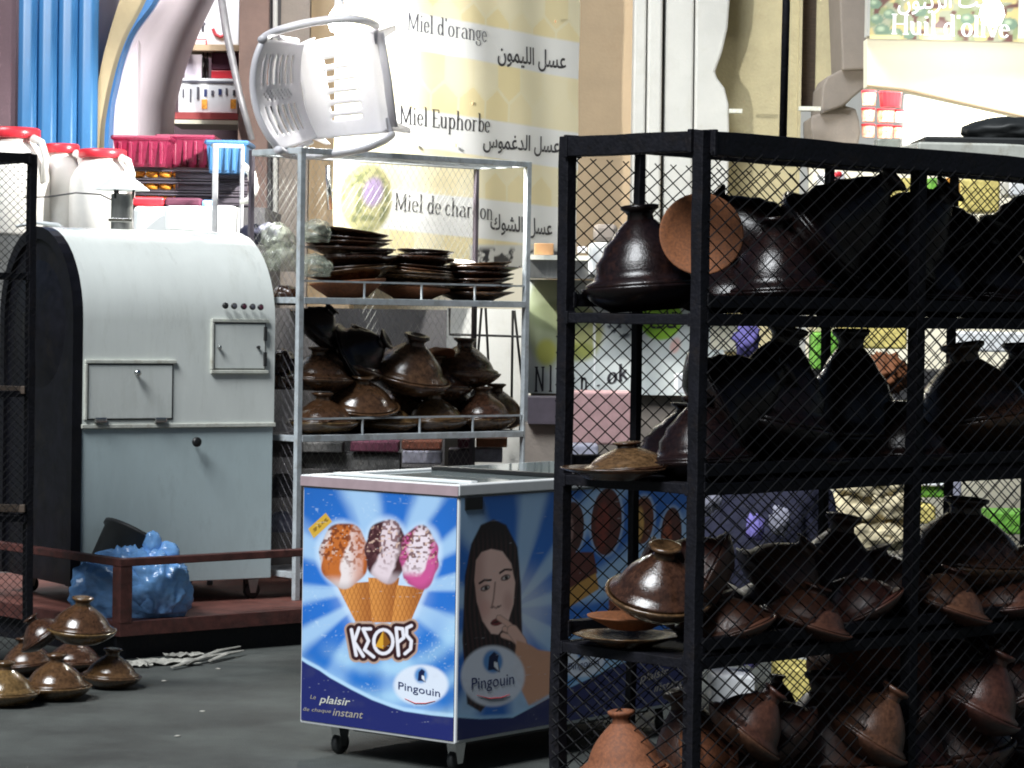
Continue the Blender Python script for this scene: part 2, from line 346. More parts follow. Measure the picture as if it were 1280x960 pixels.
# ---- drawing functions for flat print, all on numpy arrays
def sm(e0, e1, x): t = np.clip((x-e0)/(e1-e0), 0, 1); return t*t*(3-2*t)
_tab = rng.random((64, 64))
def vnoise(x, y):
    xi = np.floor(x).astype(int); yi = np.floor(y).astype(int); fx = x-xi; fy = y-yi; fx = fx*fx*(3-2*fx); fy = fy*fy*(3-2*fy)
    t = lambda a, b: _tab[a % 64, b % 64]
    return (t(xi, yi)*(1-fx)+t(xi+1, yi)*fx)*(1-fy) + (t(xi, yi+1)*(1-fx)+t(xi+1, yi+1)*fx)*fy
def fbm(x, y, o=4): return sum(vnoise(x*2**i+i*7, y*2**i+i*3)/2**(i+1) for i in range(o))/(1-.5**o)
def ell(U, V, cx, cy, rx, ry, rot=0, soft=1.0):
    c, s = math.cos(R_(rot)), math.sin(R_(rot)); x = (U-cx)*c+(V-cy)*s; y = -(U-cx)*s+(V-cy)*c
    r = np.sqrt((x/rx)**2+(y/ry)**2); return sm(soft/2, -soft/2, (r-1)*min(rx, ry))
def poly(U, V, pts, soft=1.0):                   # signed distance to a polygon
    d = np.full(U.shape, 1e9); s = np.ones(U.shape); n = len(pts)
    for i in range(n):
        ax, ay = pts[i]; bx, by = pts[i-1]; ex, ey = bx-ax, by-ay; wx, wy = U-ax, V-ay
        t = np.clip((wx*ex+wy*ey)/(ex*ex+ey*ey), 0, 1); d = np.minimum(d, (wx-ex*t)**2+(wy-ey*t)**2)
        c1 = V >= ay; c2 = V < by; c3 = ex*wy > ey*wx
        s = np.where((c1 & c2 & c3) | (~c1 & ~c2 & ~c3), -s, s)
    sd = s*np.sqrt(d); return sm(soft/2, -soft/2, sd)
def segs(U, V, pl):
    d = np.full(U.shape, 1e9)
    for (ax, ay), (bx, by) in zip(pl[:-1], pl[1:]):
        ex, ey = bx-ax, by-ay; wx, wy = U-ax, V-ay; t = np.clip((wx*ex+wy*ey)/(ex*ex+ey*ey+1e-9), 0, 1)
        d = np.minimum(d, np.hypot(wx-ex*t, wy-ey*t))
    return d
def over(img, m, col):
    col = np.array(col, dtype=float)
    if col.ndim == 1: col = col[None, :]
    return img*(1-m[:, None]) + col*m[:, None]
# ============================================================ THE SETTING
g = MB(); g.add([(-60, -20, 0), (60, -20, 0), (60, 90, 0), (-60, 90, 0)], [(0, 1, 2, 3)])
g.build('ground', M['asphalt'], kind='structure')
def pbox(u0, v0, u1, v1, d, th):                 # world bounds of a box whose front shows at these pixels
    a, b = W(u0, (v0+v1)/2, d), W(u1, (v0+v1)/2, d); t = W((u0+u1)/2, v0, d).z; bo = W((u0+u1)/2, v1, d).z
    return a.x, b.x, d, d+th, bo, t
def block(name, u0, v0, u1, v1, d, th, m, parent=None, bevel=0, ground=False, smooth=False, **props):
    x0, x1, y0, y1, z0, z1 = pbox(u0, v0, u1, v1, d, th)
    if ground: z0 = 0
    cx, cy = (x0+x1)/2, (y0+y1)/2
    if parent is None:
        o = MB().box(x0-cx, x1-cx, y0-cy, y1-cy, 0, z1-z0).build(name, m, None, smooth, bevel, **props); o.location = (cx, cy, z0)
    else:
        o = MB().box(x0, x1, y0, y1, z0, z1, parent.matrix_basis.inverted()).build(name, m, parent, smooth, bevel, **props)
    return o
def sblock(name, label, cat, *a, group=None, **k):
    return tag(block(name, *a, **k), label, cat, group)
BIG = -260
# far enclosing facade
sblock('back_wall', 'dark unlit market facade behind the two lit shops', 'wall', -700, -420, 1900, 400, 21, .3, M['dark_wall'], ground=True)
sblock('pillar', 'dark plum pillar at the left edge beside the blue shutter', 'pillar', -120, BIG, 19, 500, 13.5, .4, M['plum_wall'], ground=True)
# ------ corrugated blue shutter
sh = thing('metal_shutter', 'blue corrugated metal shutter with tall vertical ribs', 'shutter', (W(19, 300, 13.45).x, 13.45, 0))
w = W(119, 300, 13.45).x - W(19, 300, 13.45).x; ztop = W(60, BIG, 13.45).z
for i in range(4):
    p0 = w*i/4; q = w/4; mb = MB(); prof = []
    for k in range(13):
        t = k/12; y = .032*(1-sm(np.array(0.), np.array(.28), np.array(t)) + sm(np.array(.72), np.array(1.), np.array(t))); prof.append((p0+q*t, float(y)))
    vs = [(x, y, z) for z in (0, ztop) for x, y in prof]; mb.add(vs, [(k, k+1, k+14, k+13) for k in range(12)])
    rib = mb.build('rib', M['blue_sheet'], sh, smooth=True); sol = rib.modifiers.new('s', 'SOLIDIFY'); sol.thickness = .003
# ------ arch of the left shop
ar = thing('shop_arch', 'white vaulted arch with beige band and blue edge', 'arch', (W(137, 400, 13.5).x, 13.5, 0))
inv = ar.matrix_basis.inverted()
def curve_pts(pts, d, n=5):
    out = []
    P = [pts[0]]+list(pts)+[pts[-1]]
    for i in range(1, len(P)-2):
        for j in range(n):
            t = j/n; a, b, c, e = P[i-1], P[i], P[i+1], P[i+2]
            out.append(tuple(.5*(2*b[k]+(c[k]-a[k])*t+(2*a[k]-5*b[k]+4*c[k]-e[k])*t*t+(3*b[k]-a[k]-3*c[k]+e[k])*t**3) for k in (0, 1)))
    out.append(P[-2]); return [W(u, v, d) for u, v in out]
outer = curve_pts([(230, -160), (178, -70), (148, 5), (126, 84), (118, 150), (116, 230), (116, 420)], 13.5)
mid = curve_pts([(262, -160), (215, -70), (183, 3), (155, 60), (137, 130), (131, 200), (131, 420)], 13.5)
blue = curve_pts([(276, -160), (226, -70), (194, 0), (163, 45), (145, 105), (137, 175), (137, 420)], 13.49)
rear = curve_pts([(345, -160), (300, -70), (266, 0), (241, 55), (222, 115), (215, 175), (215, 420)], 15.0)
def ribbon(A, B, e=None):
    mb = MB(); n = len(A); e = Vector(e) if e else None
    vs = [tuple(inv @ p) for p in A]+[tuple(inv @ p) for p in B]; fs = [(i, i+1, n+i+1, n+i) for i in range(n-1)]
    if e:
        vs += [tuple(inv @ (p+e)) for p in A]+[tuple(inv @ (p+e)) for p in B]
        fs += [(2*n+i, 3*n+i, 3*n+i+1, 2*n+i+1) for i in range(n-1)]
        fs += [(i, 2*n+i, 2*n+i+1, i+1) for i in range(n-1)]+[(n+i, n+i+1, 3*n+i+1, 3*n+i) for i in range(n-1)]
    mb.add(vs, fs); return mb
ribbon(outer, mid, (0, .12, 0)).build('arch_band', M['arch_beige'], ar)
ribbon([p+Vector((0, -.03, 0)) for p in mid], [p+Vector((0, -.03, 0)) for p in blue], (0, .14, 0)).build('arch_edge', M['blue_trim'], ar)
so = ribbon([p+Vector((0, .1, 0)) for p in blue], rear).build('arch_soffit', M['pink_white'], ar, smooth=True)
so.modifiers.new('s', 'SOLIDIFY').thickness = .01
sblock('door_jamb', 'pale strip of wall between blue shutter and beige arch band', 'wall', 117, BIG, 172, 500, 13.66, .1, M['pink_white'], ground=True)
sblock('shop_back_wall', 'mauve back wall of the left shop behind its shelves', 'wall', 150, BIG, 420, 500, 16.6, .2, M['plum_wall'], ground=True)
# shelves with boxes in the left shop
st = thing('wall_shelf', 'red fronted shelves of small goods inside the arch', 'shelf', (W(255, 300, 15.2).x, 15.2, 0))
block('board', 214, 141, 300, 149, 15.15, .45, M['terra_shelf'], st); block('board', 214, 150, 300, 155, 15.13, .5, M['cream_wall'], st)
block('board', 222, 56, 300, 63, 15.15, .45, M['tan_wall'], st); block('upright', 300, -60, 306, 260, 15.2, .45, M['plum_wall'], st)
block('back_panel', 205, -120, 306, 420, 15.75, .05, M['plum_wall'], st)
def goods_box(name, label, cat, b, d, m, deco=None, group=None, th=.3):
    x0, x1, y0, y1, z0, z1 = pbox(*b, d, th); r = thing(name, label, cat, ((x0+x1)/2, d, z0), 0, group)
    MB().box(x0-(x0+x1)/2, x1-(x0+x1)/2, 0, th, 0, z1-z0).build('box_body', m, r, bevel=.004); return r
gb = goods_box('printed_box', 'white box printed with rows of small cups and jars', 'box', (223, 98, 297, 141), 15.2, M['white_paper'])
pl = Plane((gb.location.x, gb.location.y, gb.location.z), (1, 0, 0))
for i in range(8):
    u = 228+i*9; h = random.uniform(8, 20); c = random.choice(['soft_ink', 'ink', 'navy_ink'])
    block('print_mark', u, 108+random.uniform(0, 8), u+random.uniform(2, 4), 110+h, 15.195, .003, M[c], gb)
for u in (252, 288): block('print_mark', u, 124, u+7, 136, 15.194, .003, M['orange_goods'], gb)
block('print_band', 226, 101, 296, 104, 15.195, .003, M['soft_ink'], gb)
gp = goods_box('poster_box', 'tall white box with a drinking glass and red curve on it', 'box', (236, -20, 299, 56), 15.2, M['white_paper'])
block('print_mark', 250, 28, 257, 31, 15.195, .003, M['soft_ink'], gp); block('print_mark', 252, 31, 255, 40, 15.195, .003, M['ink'], gp)
mb = MB(); mb.tube([gp.matrix_basis.inverted() @ W(u, v, 15.19) for u, v in ((266, 36), (269, 43), (275, 46), (282, 44))], .009); mb.build('print_curve', M['red_ink'], gp)
mb = MB(); mb.tube([gp.matrix_basis.inverted() @ W(u, v, 15.19) for u, v in ((243, 56), (243, 49), (258, 49), (258, 56))], .004); mb.build('print_frame', M['red_ink'], gp)
goods_box('carton', 'pale mauve carton on the shelf beside dark bottles', 'box', (231, 68, 252, 98), 15.22, M['pink_white'])
goods_box('carton', 'dark maroon and red carton at the right of the shelf', 'box', (264, 66, 297, 87), 15.22, M['book_maroon'])
goods_box('carton', 'bright red carton under the maroon one', 'box', (264, 88, 297, 98), 15.22, M['red_plastic'])
for i, u in enumerate((254, 259)):
    mb = MB(); z0 = W(u, 98, 15.3).z; mb.lathe([(.0, 0), (.009, 0), (.009, .09), (.004, .115), (.004, .14), (0, .14)], 10)
    o = tag(mb.build('bottle', M['dark_glaze'], smooth=True), ('dark bottle standing next to the mauve carton', 'dark bottle standing next to the maroon carton')[i], 'bottle'); o.location = (W(u+1, 98, 15.3).x, 15.25, z0)
# tilted grey pole
p = [W(268, -60, 14.2), W(283, 40, 14.2), W(300, 120, 14.2), W(315, 175, 14.2)]
tag(MB().tube(p, [.021, .020, .018, .016], 12).build('steel_pole', M['pole_steel'], smooth=True), 'slanting grey steel pole in front of the plum pillar', 'pole')
# ------ middle pillars
sblock('pillar', 'plum brown pillar right of the slanting pole', 'pillar', 298, BIG, 346, 500, 14.35, .5, M['brown_wall'], ground=True)
sblock('dark_strip', 'dark narrow strip between plum pillar and white pipe', 'wall', 336, BIG, 352, 500, 14.32, .1, M['dark_wall'], ground=True)  # plain dark slab set slightly in front of the plum pillar
p = [W(344, -60, 14.25), W(344, 400, 14.25)]
tag(MB().tube(p, .013, 10).build('drain_pipe', M['white_wall'], smooth=True), 'thin white pipe up the wall left of the chair', 'pipe')
sblock('pillar', 'grey beige pillar behind the white chair', 'pillar', 350, BIG, 386, 500, 14.3, .4, M['stone_grey'], ground=True)
sblock('pillar', 'tan pillar strip between chair and honey banner', 'pillar', 384, BIG, 440, 500, 14.4, .4, M['tan_wall'], ground=True)
sblock('wall', 'pale wall behind the honey banner', 'wall', 430, BIG, 712, 400, 15.2, .3, M['cream_wall'], ground=True)
sblock('pillar', 'plain tan pillar between the banner and white fluted column', 'pillar', 690, BIG, 791, 320, 14.9, .3, M['tan_wall'], ground=True)
# ------ white fluted column with broken right edge
fc = thing('fluted_column', 'white fluted plaster column with a wavy broken right edge', 'column', (W(845, 400, 14.6).x, 14.6, 0))
finv = fc.matrix_basis.inverted()
def strip(name, a, b, d, th, m, par=fc, v1=520):
    mb = MB(); mb.prism([par.matrix_basis.inverted() @ q for q in a]+[par.matrix_basis.inverted() @ q for q in reversed(b)], (0, th, 0)); return mb.build(name, m, par, bevel=.012)
def vline(u0, u1, d, v0=BIG, v1=520): return [W(u0, v0, d), W(u1, v1, d)]
strip('panel', vline(797, 785, 14.62), vline(812, 802, 14.62), 14.62, .2, M['white_wall'])
strip('flute', vline(814, 804, 14.56), vline(832, 822, 14.56), 14.56, .25, M['white_wall'])
strip('flute', vline(835, 825, 14.6), vline(871, 862, 14.6), 14.6, .25, M['white_wall'])
edge = [(918, BIG), (914, -20), (910, 35), (903, 65), (894, 90), (897, 98), (906, 110), (911, 130), (912, 170), (909, 300), (905, 520)]
strip('flute', vline(873, 864, 14.56), [W(u, v, 14.56) for u, v in edge], 14.56, .25, M['white_wall'])
# ------ beige wall, recess and stone corbel right of it
sblock('wall', 'beige plaster wall right of the broken white column', 'wall', 868, BIG, 1000, 215, 14.75, .2, M['beige_wall'], ground=True)
sblock('wall', 'thin beige wall edge right of the black post', 'wall', 1000.5, BIG, 1004, 215, 14.7, .2, M['beige_wall'], ground=True)
sblock('wall', 'dark brown recess behind the black post', 'wall', 1004, BIG, 1022, 136, 14.8, .2, M['wood_dark'])
sblock('wall', 'beige plaster between brown recess and stone corbel', 'wall', 1022, BIG, 1060, 215, 14.76, .2, M['beige_wall'], ground=True)
co = thing('stone_corbel', 'grey stone corbel with scrolled bracket over the right shop', 'corbel', (W(1060, 172, 14.3).x, 14.3, W(1060, 200, 14.3).z))
cinv = co.matrix_basis.inverted()
def pprism(name, pts, d, th, m, par, bev=.01):
    mb = MB(); mb.prism([par.matrix_basis.inverted() @ W(u, v, d) for u, v in pts], (0, th, 0)); return mb.build(name, m, par, bevel=bev)
pprism('shaft', [(1040, BIG), (1086, BIG), (1088, 0), (1092, 55), (1089, 68), (1096, 86), (1053, 88)], 14.25, .5, M['stone_grey'], co)
pprism('shoulder', [(1053, 86), (1096, 86), (1083, 108), (1054, 132), (1026, 143), (1028, 108), (1034, 96)], 14.3, .45, M['stone_grey'], co)
pprism('scroll', [(1080, 108), (1056, 132), (1070, 136), (1074, 150), (1076, 165), (1066, 215), (1020, 215), (1014, 160), (1014, 146), (1050, 130)], 14.35, .4, M['stone_grey'], co)
sblock('metal_bracket', 'short pale metal strip fixed in the brown recess', 'bracket', 999, 133, 1026, 138, 14.2, .05, M['trim_pale'])
sblock('metal_bracket', 'small pale hook at the edge of the beige wall', 'bracket', 912, 136, 928, 141, 14.5, .05, M['trim_pale'])
bp = tag(MB().tube([W(988, -200, 8.6), W(978, 196, 8.6)], .0125, 10).build('awning_post', M['black_paint'], smooth=True), 'black steel post rising above the dark rack', 'post')
# ------ right shop: sign, ceiling, walls
def olive_print(U, V, A, B):
    n = fbm(U/14, V/14); img = np.ones((len(U), 3))*np.array(lin(140, 143, 122))
    img = over(img, sm(.42, .6, n), lin(120, 130, 95)); n2 = vnoise(U/9+20, V/9)
    img = over(img, sm(.6, .7, n2), lin(176, 160, 110)); img = over(img, sm(.66, .76, vnoise(U/8, V/8+9)), lin(90, 60, 55))
    for (cx, cy, r) in ((1103, 38, 10), (1120, 42, 9), (1096, 24, 8), (1112, 18, 8), (1136, 44, 7), (1094, 5, 8), (1150, 14, 9), (1210, 24, 9), (1243, 10, 8), (1262, 30, 10)):
        img = over(img, ell(U, V, cx, cy, r, r*.8), lin(96, 118, 100)); img = over(img, ell(U, V, cx-2, cy-2, r*.45, r*.3, 0, 3), lin(150, 165, 140))
    img = over(img, sm(42, 46, V)*sm(.4, .6, vnoise(U/20, V*0)), lin(205, 195, 140))
    return img
sg = thing('shop_sign', 'olive oil sign with olives and white lettering, bright from a lamp', 'sign', W(1180, 48, 13.8))
spl = Plane(W(1087, 48, 13.8), (1, .08, 0))
a1, b1 = spl.hit(1330, -60)
print_sheet('sign_face', spl, 0, a1, 0, W(1180, -120, 13.8).z-spl.o.z, .008, olive_print, M['print_matte'], sg)
block('sign_box', 1086, -150, 1340, 47, 13.86, .12, M['white_wall'], sg)
lettering('', spl, (1114, 42), (1262, 47), 24, M['white_ink'], sg, glyphs=serif("Huil d'olive", .1, .04))
lettering(arabic('FEAF FEF3 FE96 _ FE8D FEDF FEB0 FEF3 FE98 FEEE FEE5'), spl, (1122, 12), (1240, 8), 20, M['white_ink'], sg, bold=.01)
aw = thing('shop_ceiling', 'cream plastered soffit under the olive oil sign', 'ceiling', W(1180, 90, 14))
ai = aw.matrix_basis.inverted()
mb = MB(); mb.prism([ai @ W(u, v, 14.0) for u, v in ((1084, 48), (1340, 48), (1340, 160), (1245, 138), (1130, 112), (1084, 108))], (0, .15, 0)); mb.build('soffit', M['cream_wall'], aw)
mb = MB(); mb.tube([ai @ W(u, v, 13.97) for u, v in ((1084, 107), (1130, 112), (1245, 138), (1340, 160))], .006, 6); mb.build('soffit_edge', M['tan_wall'], aw)
sblock('shop_back_wall', 'bright white tiled back wall of the right shop', 'wall', 870, 60, 1500, 560, 18.5, .2, M['white_wall'], ground=True)
sblock('cabinet', 'white cabinet panel behind the orange buckets', 'cabinet', 1128, 118, 1205, 300, 16.5, .3, M['white_wall'], bevel=.01)
sblock('cabinet', 'white cabinet panel with a dark gap at its right', 'cabinet', 1207, 132, 1330, 300, 16.4, .3, M['cream_wall'], bevel=.01)
# ============================================================ PLATFORM AND MACHINE
YAW = math.atan2(.66, .75)
def local(o, M_=None): return o.matrix_basis.inverted()
pc = at_z(150, 826, 0); PZ = .145
pf = thing('raised_platform', 'low dark red steel platform with a rail under the grey machine', 'platform', (pc.x, pc.y, 0), YAW)
PL, PD = 2.9, 2.2
MB().box(0, PL, 0, PD, PZ-.03, PZ).build('deck', M['deck_red'], pf, bevel=.003)
MB().box(-.01, PL+.01, -.012, -.001, PZ-.05, PZ+.008).build('deck_edge', M['red_paint'], pf, bevel=.002)
MB().box(-.012, -.001, 0, PD, PZ-.05, PZ+.008).build('deck_edge', M['red_paint'], pf, bevel=.002)
MB().box(0, PL, .03, .045, 0, PZ-.032).build('skirt', M['black_paint'], pf)
MB().box(.03, .045, .046, PD, 0, PZ-.032).build('skirt', M['black_paint'], pf)
RZ = .40
MB().box(-.012, .045, -.014, .043, PZ+.002, RZ-.03).build('post', M['red_paint'], pf, bevel=.003)
MB().box(-.014, PL, -.016, .03, RZ-.03, RZ).build('rail', M['red_paint'], pf, bevel=.003)
MB().box(-.014, .03, .031, PD, RZ-.03, RZ).build('rail', M['red_paint'], pf, bevel=.003)
MB().box(PL*.62, PL*.62+.04, -.01, .03, PZ+.002, RZ-.031).build('post', M['red_paint'], pf, bevel=.003)
# machine: arched profile pulled along its length
my = R_(33); mo = W(103, 500, 11.3)
mc = thing('roasting_machine', 'large pale grey roasting machine with rounded top and small hatches', 'machine', (mo.x, mo.y, 0), my)
L, D, Z0, ZT = .887, .77, .235, W(50, 283, 11.6).z
r = D/2; rz = .39; zb = W(200, 530, 11.5).z
def hood(y_off=0, n=20, r_=None):
    rr = r if r_ is None else r_; pts = []
    for i in range(n+1):
        a = math.pi*i/n; pts.append((r-rr*math.cos(a), ZT-rz+rz*math.sin(a)*(rr/r)))
    return pts
prof = [(0, zb)]+hood()+[(D, zb)]
mb = MB(); n = len(prof)
mb.add([(x, y, z) for x in (0, L) for y, z in prof], [(i, i+1, n+i+1, n+i) for i in range(n-1)]+[tuple(range(n, 2*n))])
ho = mb.build('upper_housing', M['machine_enamel'], mc, smooth=True); ho.modifiers.new('e', 'EDGE_SPLIT').split_angle = R_(40)
MB().box(-.0, L, .006, D-.006, Z0, zb-.016).build('lower_housing', M['machine_steel'], mc, bevel=.004)
MB().box(-.004, L+.006, -.008, D+.004, zb-.016, zb+.002).build('seam_trim', M['trim_pale'], mc, bevel=.003)
# black end: rim band + recessed round end with dish
mb = MB(); o_ = [(0, Z0)]+hood()+[(D, Z0)]; i_ = [(.05, Z0)]+hood(r_=r-.05)+[(D-.05, Z0)]
k = len(o_); mb.add([(-.045, y, z) for y, z in o_]+[(-.045, y, z) for y, z in i_]+[(-.001, y, z) for y, z in o_]+[(-.025, y, z) for y, z in i_],
    [(j, j+1, k+j+1, k+j) for j in range(k-1)]+[(j, 2*k+j, 2*k+j+1, j+1) for j in range(k-1)]+[(k+j, k+j+1, 3*k+j+1, 3*k+j) for j in range(k-1)])
mb.build('end_rim', M['machine_black'], mc, smooth=False)
mb = MB(); mb.prism([(-.028, y, z) for y, z in i_], (.025, 0, 0)); mb.build('end_plate', M['machine_black'], mc)
Mx = Matrix.Translation((-.028, r, ZT-rz-.02)) @ Matrix.Rotation(-math.pi/2, 4, 'Y')
MB().lathe([(0, .045), (.10, .04), (.2, .022), (.27, 0)], 32, Mx).build('drum_cover', M['machine_black'], mc, smooth=True)
MB().box(-.10, -.07, r-.01, r+.01, ZT-rz-.08, ZT-rz+.03).build('latch', M['black_plastic'], mc, bevel=.003)
front = Plane(mc.matrix_basis @ Vector((0, 0, 0)), (math.cos(my), math.sin(my), 0))
def fr(u0, v0, u1, v1): a, b = front.hit(u0, v1); c, d = front.hit(u1, v0); return a, c, b, d
def hatch(nm, u0, v0, u1, v1, sides, lab=None):
    x0, x1, z0, z1 = fr(u0, v0, u1, v1)
    h = MB().box(x0+.004, x1-.004, -.008, .002, z0+.004, z1-.004).build(nm, M['machine_enamel'], mc, bevel=.003)
    for sname, bx in (('t', (x0-.012, x1+.012, z1+.001, z1+.017)), ('b', (x0-.012, x1+.012, z0-.017, z0-.001)), ('l', (x0-.013, x0-.001, z0, z1)), ('r', (x1+.001, x1+.01, z0, z1))):
        if sname in sides: MB().box(bx[0], bx[1], -.014, .001, bx[2], bx[3]).build('frame_strip', M['trim_pale'], h, bevel=.003)
    # dark gap round the leaf
    MB().box(x0-.001, x1+.001, -.0025, .001, z0-.001, z1+.001).build('gap', M['hinge_black'], h)
    return h, x0, x1, z0, z1
h, x0, x1, z0, z1 = hatch('hatch', 108, 455, 216, 525, 'tl')
def knob(x, z, par, rr=.014, m='chrome', depth=.035):
    Mk = Matrix.Translation((x, -.008, z)) @ Matrix.Rotation(math.pi/2, 4, 'X')
    return MB().lathe([(.006, 0), (.006, depth*.55), (rr, depth*.6), (rr*1.05, depth*.85), (rr*.7, depth), (0, depth)], 16, Mk).build('knob', M[m], par, smooth=True)
kx, kz = front.hit(168, 466); knob(kx, kz, h)
for u in (124, 199):
    a, b = front.hit(u, 525); MB().box(a-.028, a+.028, -.022, .0, b-.010, b+.012).build('hinge', M['chrome'], h, bevel=.006)
h2, x0, x1, z0, z1 = hatch('hatch', 266, 404, 332, 462, 'tbl')
for z in (z0+.045, z1-.045): MB().box(x1-.014, x1-.001, -.02, -.009, z-.03, z+.03).build('hinge', M['hinge_black'], h2, bevel=.002)
a, b = front.hit(272, 434); knob(a, b, h2, .008, 'chrome', .02); a, b = front.hit(321, 434); knob(a, b, h2, .007, 'black_plastic', .015)
kx, kz = front.hit(241, 552)
knob(kx, kz, mc, .020, 'black_plastic', .04)
for i, u in enumerate((278, 289, 301, 312, 322)):
    a, b = front.hit(u, 382+i*.5)
    kk = knob(a, b, mc, .013, 'black_plastic', .026); kk.name = 'push_button'
    cap = MB().lathe([(.0085, 0), (.0085, .004), (0, .005)], 12, Matrix.Translation((a, -.034, b)) @ Matrix.Rotation(math.pi/2, 4, 'X')).build('button_cap', M[('hinge_black', 'soft_ink', 'book_maroon', 'soft_ink', 'book_maroon')[i]], kk)
cs = thing
def caster(par, x, y, ztop, zground, rad=.032, white=False):
    c = MB().box(x-.035, x+.035, y-.03, y+.03, ztop-.006, ztop).build('caster', M['black_plastic' if not white else 'dark_rubber'], par, bevel=.002)
    MB().prism([(x-.026, y-.017, ztop-.006), (x+.026, y-.017, ztop-.006), (x+.012, y-.017, zground+rad*.7), (x-.012, y-.017, zground+rad*.7)], (0, .034, 0)).build('fork', M['chrome' if white else 'steel'], c)
    Mw = Matrix.Translation((x, y, zground+rad)) @ Matrix.Rotation(math.pi/2, 4, 'X')
    MB().lathe([(0, -.012), (rad*.8, -.012), (rad, -.008), (rad, .008), (rad*.8, .012), (0, .012)], 18, Mw).build('wheel', M['dark_rubber'], c, smooth=True)
    return c
for x in (.08, L-.06):
    for y in (.07, D-.07): caster(mc, x, y, Z0, PZ, .036)
# ------------------------------------------------------------ white jugs and other things behind the machine
def lathe_thing(name, label, cat, profs, loc, group=None, rz=0):
    t = thing(name, label, cat, loc, rz, group)
    for nm, pr, m, n in profs: MB().lathe(pr, n).build(nm, M[m], t, smooth=True)
    return t
sb = sblock('back_counter', 'steel counter behind the machine carrying white jugs', 'counter', -60, 296, 305, 420, 12.75, .7, M['steel'], ground=True)
CZ = W(120, 296, 12.75).z
def jug(u0, u1, vtop, d, label, handle=True):
    px = m_at(d); rr = (u1-u0)/2*px; c = W((u0+u1)/2, 300, d); h = W(0, vtop, d).z-CZ; k = rr
    t = thing('plastic_jug', label, 'jug', (c.x, d+.05, CZ), 0, 'white jugs with red lids')
    MB().lathe([(0, 0), (k*.9, 0), (k, .02), (k, h*.55), (k*.97, h*.66), (k*.80, h*.78), (k*.62, h*.86), (k*.6, h*.93), (0, h*.93)], 32).build('jug_body', M['jug_plastic'], t, smooth=True)
    MB().lathe([(0, h*.90), (k*.70, h*.90), (k*.73, h*.915), (k*.73, h*.985), (k*.68, h), (0, h)], 32).build('lid', M['red_plastic'], t, smooth=True)
    if handle: MB().tube([(k*.62, -k*.5, h*.90), (k*.86, -k*.62, h*.86), (k*.98, -k*.62, h*.72), (k*.9, -k*.5, h*.5)], [.02, .018, .018, .016], 8, up=(0, 1, 0)).build('handle', M['jug_plastic'], t, smooth=True)
    return t
jug(-38, 60, 159, 12.95, 'largest white jug with red lid, partly behind the mesh frame')
jug(44, 104, 178, 13.05, 'middle white jug with red lid, between two wider ones')
jug(84, 166, 184, 12.9, 'cream white jug with red lid nearest the metal flue')
fl = lathe_thing('flue_pipe', 'short steel flue with a pale cone hat on the machine top', 'chimney', [('pipe', [(.047, 0), (.047, .17)], 'steel', 24)], (W(152, 290, 11.82).x, 11.82, ZT-.02))
MB().lathe([(.118, .185), (.115, .19), (.02, .262), (0, .268)], 28).build('cone_hat', M['foam_white'], fl, smooth=True)
for a in (0, 2.1, 4.2): MB().tube([(.045*math.cos(a), .045*math.sin(a), .15), (.05*math.cos(a), .05*math.sin(a), .19)], .006, 6).build('bracket', M['hinge_black'], fl)
MB().box(-.05, .05, -.052, -.046, .05, .065).build('band', M['chrome'], fl, bevel=.001)
p = [W(30, 247, 12.35), W(60, 246, 12.6), W(95, 241, 12.62), W(125, 243, 12.6), W(140, 250, 12.3), W(146, 243, 11.95)]
tag(MB().tube(p, .004, 6).build('tie_wire', M['hinge_black']), 'thin dark wire strung across the fronts of the white jugs', 'wire')
def foam(u0, v0, u1, v1, d, label, th=.3, m='foam_white', name='foam_box', cat='box', bev=.02, gr=None):
    x0, x1, y0, y1, z0, z1 = pbox(u0, v0, u1, v1, d, th); cx = (x0+x1)/2
    o = MB().box(x0-cx, x1-cx, 0, th, 0, z1-z0).build(name, M[m], bevel=bev); o.location = (cx, d, z0); return tag(o, label, cat, gr)
foam(166, 258, 232, 300, 12.55, 'plain white foam box next to the steel flue')
foam(205, 257, 256, 292, 12.42, 'rounded white foam box in the middle of the row', .12)
foam(252, 257, 296, 304, 12.6, 'white foam box half behind the thin grey rack post')
t = tag(MB().tube([W(u, v, 11.75) for u, v in ((20, 283), (45, 278), (72, 281), (84, 288))], [.012, .018, .018, .012], 10, flat=.5).build('rolled_cloth', M['foam_white'], smooth=True), 'rolled white cloth lying on the machine top by the black end', 'cloth')
# crates behind
def crate(label, u0, v0, u1, v1, d, m, depth=.35, gr=None):
    x0, x1, y0, y1, z0, z1 = pbox(u0, v0, u1, v1, d, depth); cx = (x0+x1)/2; w_ = (x1-x0)/2; h_ = z1-z0
    t = thing('plastic_crate', label, 'crate', (cx, d, z0), 0, gr)
    mb = MB(); s = .88
    b = [(-w_*s, .02, 0), (w_*s, .02, 0), (w_*s, depth-.02, 0), (-w_*s, depth-.02, 0)]; tt = [(-w_, 0, h_), (w_, 0, h_), (w_, depth, h_), (-w_, depth, h_)]
    mb.add(b+tt, [(3, 2, 1, 0), (0, 1, 5, 4), (1, 2, 6, 5), (2, 3, 7, 6), (3, 0, 4, 7)]); o = mb.build('shell', M[m], t); o.modifiers.new('s', 'SOLIDIFY').thickness = .006
    MB().tube([(-w_, 0, h_), (w_, 0, h_), (w_, depth, h_), (-w_, depth, h_), (-w_, 0, h_)], .012, 6).build('rim', M[m], t)
    for i in range(5):
        x = (-.8+.4*i)*w_*.93; MB().box(x-.008, x+.008, -.004, .012, .01, h_-.02).build('rib', M[m], t, bevel=.003)
    return t
crate('magenta plastic crate left of its twin on dark crates', 141, 172, 210, 208, 13.0, 'magenta_plastic', gr='magenta crates')
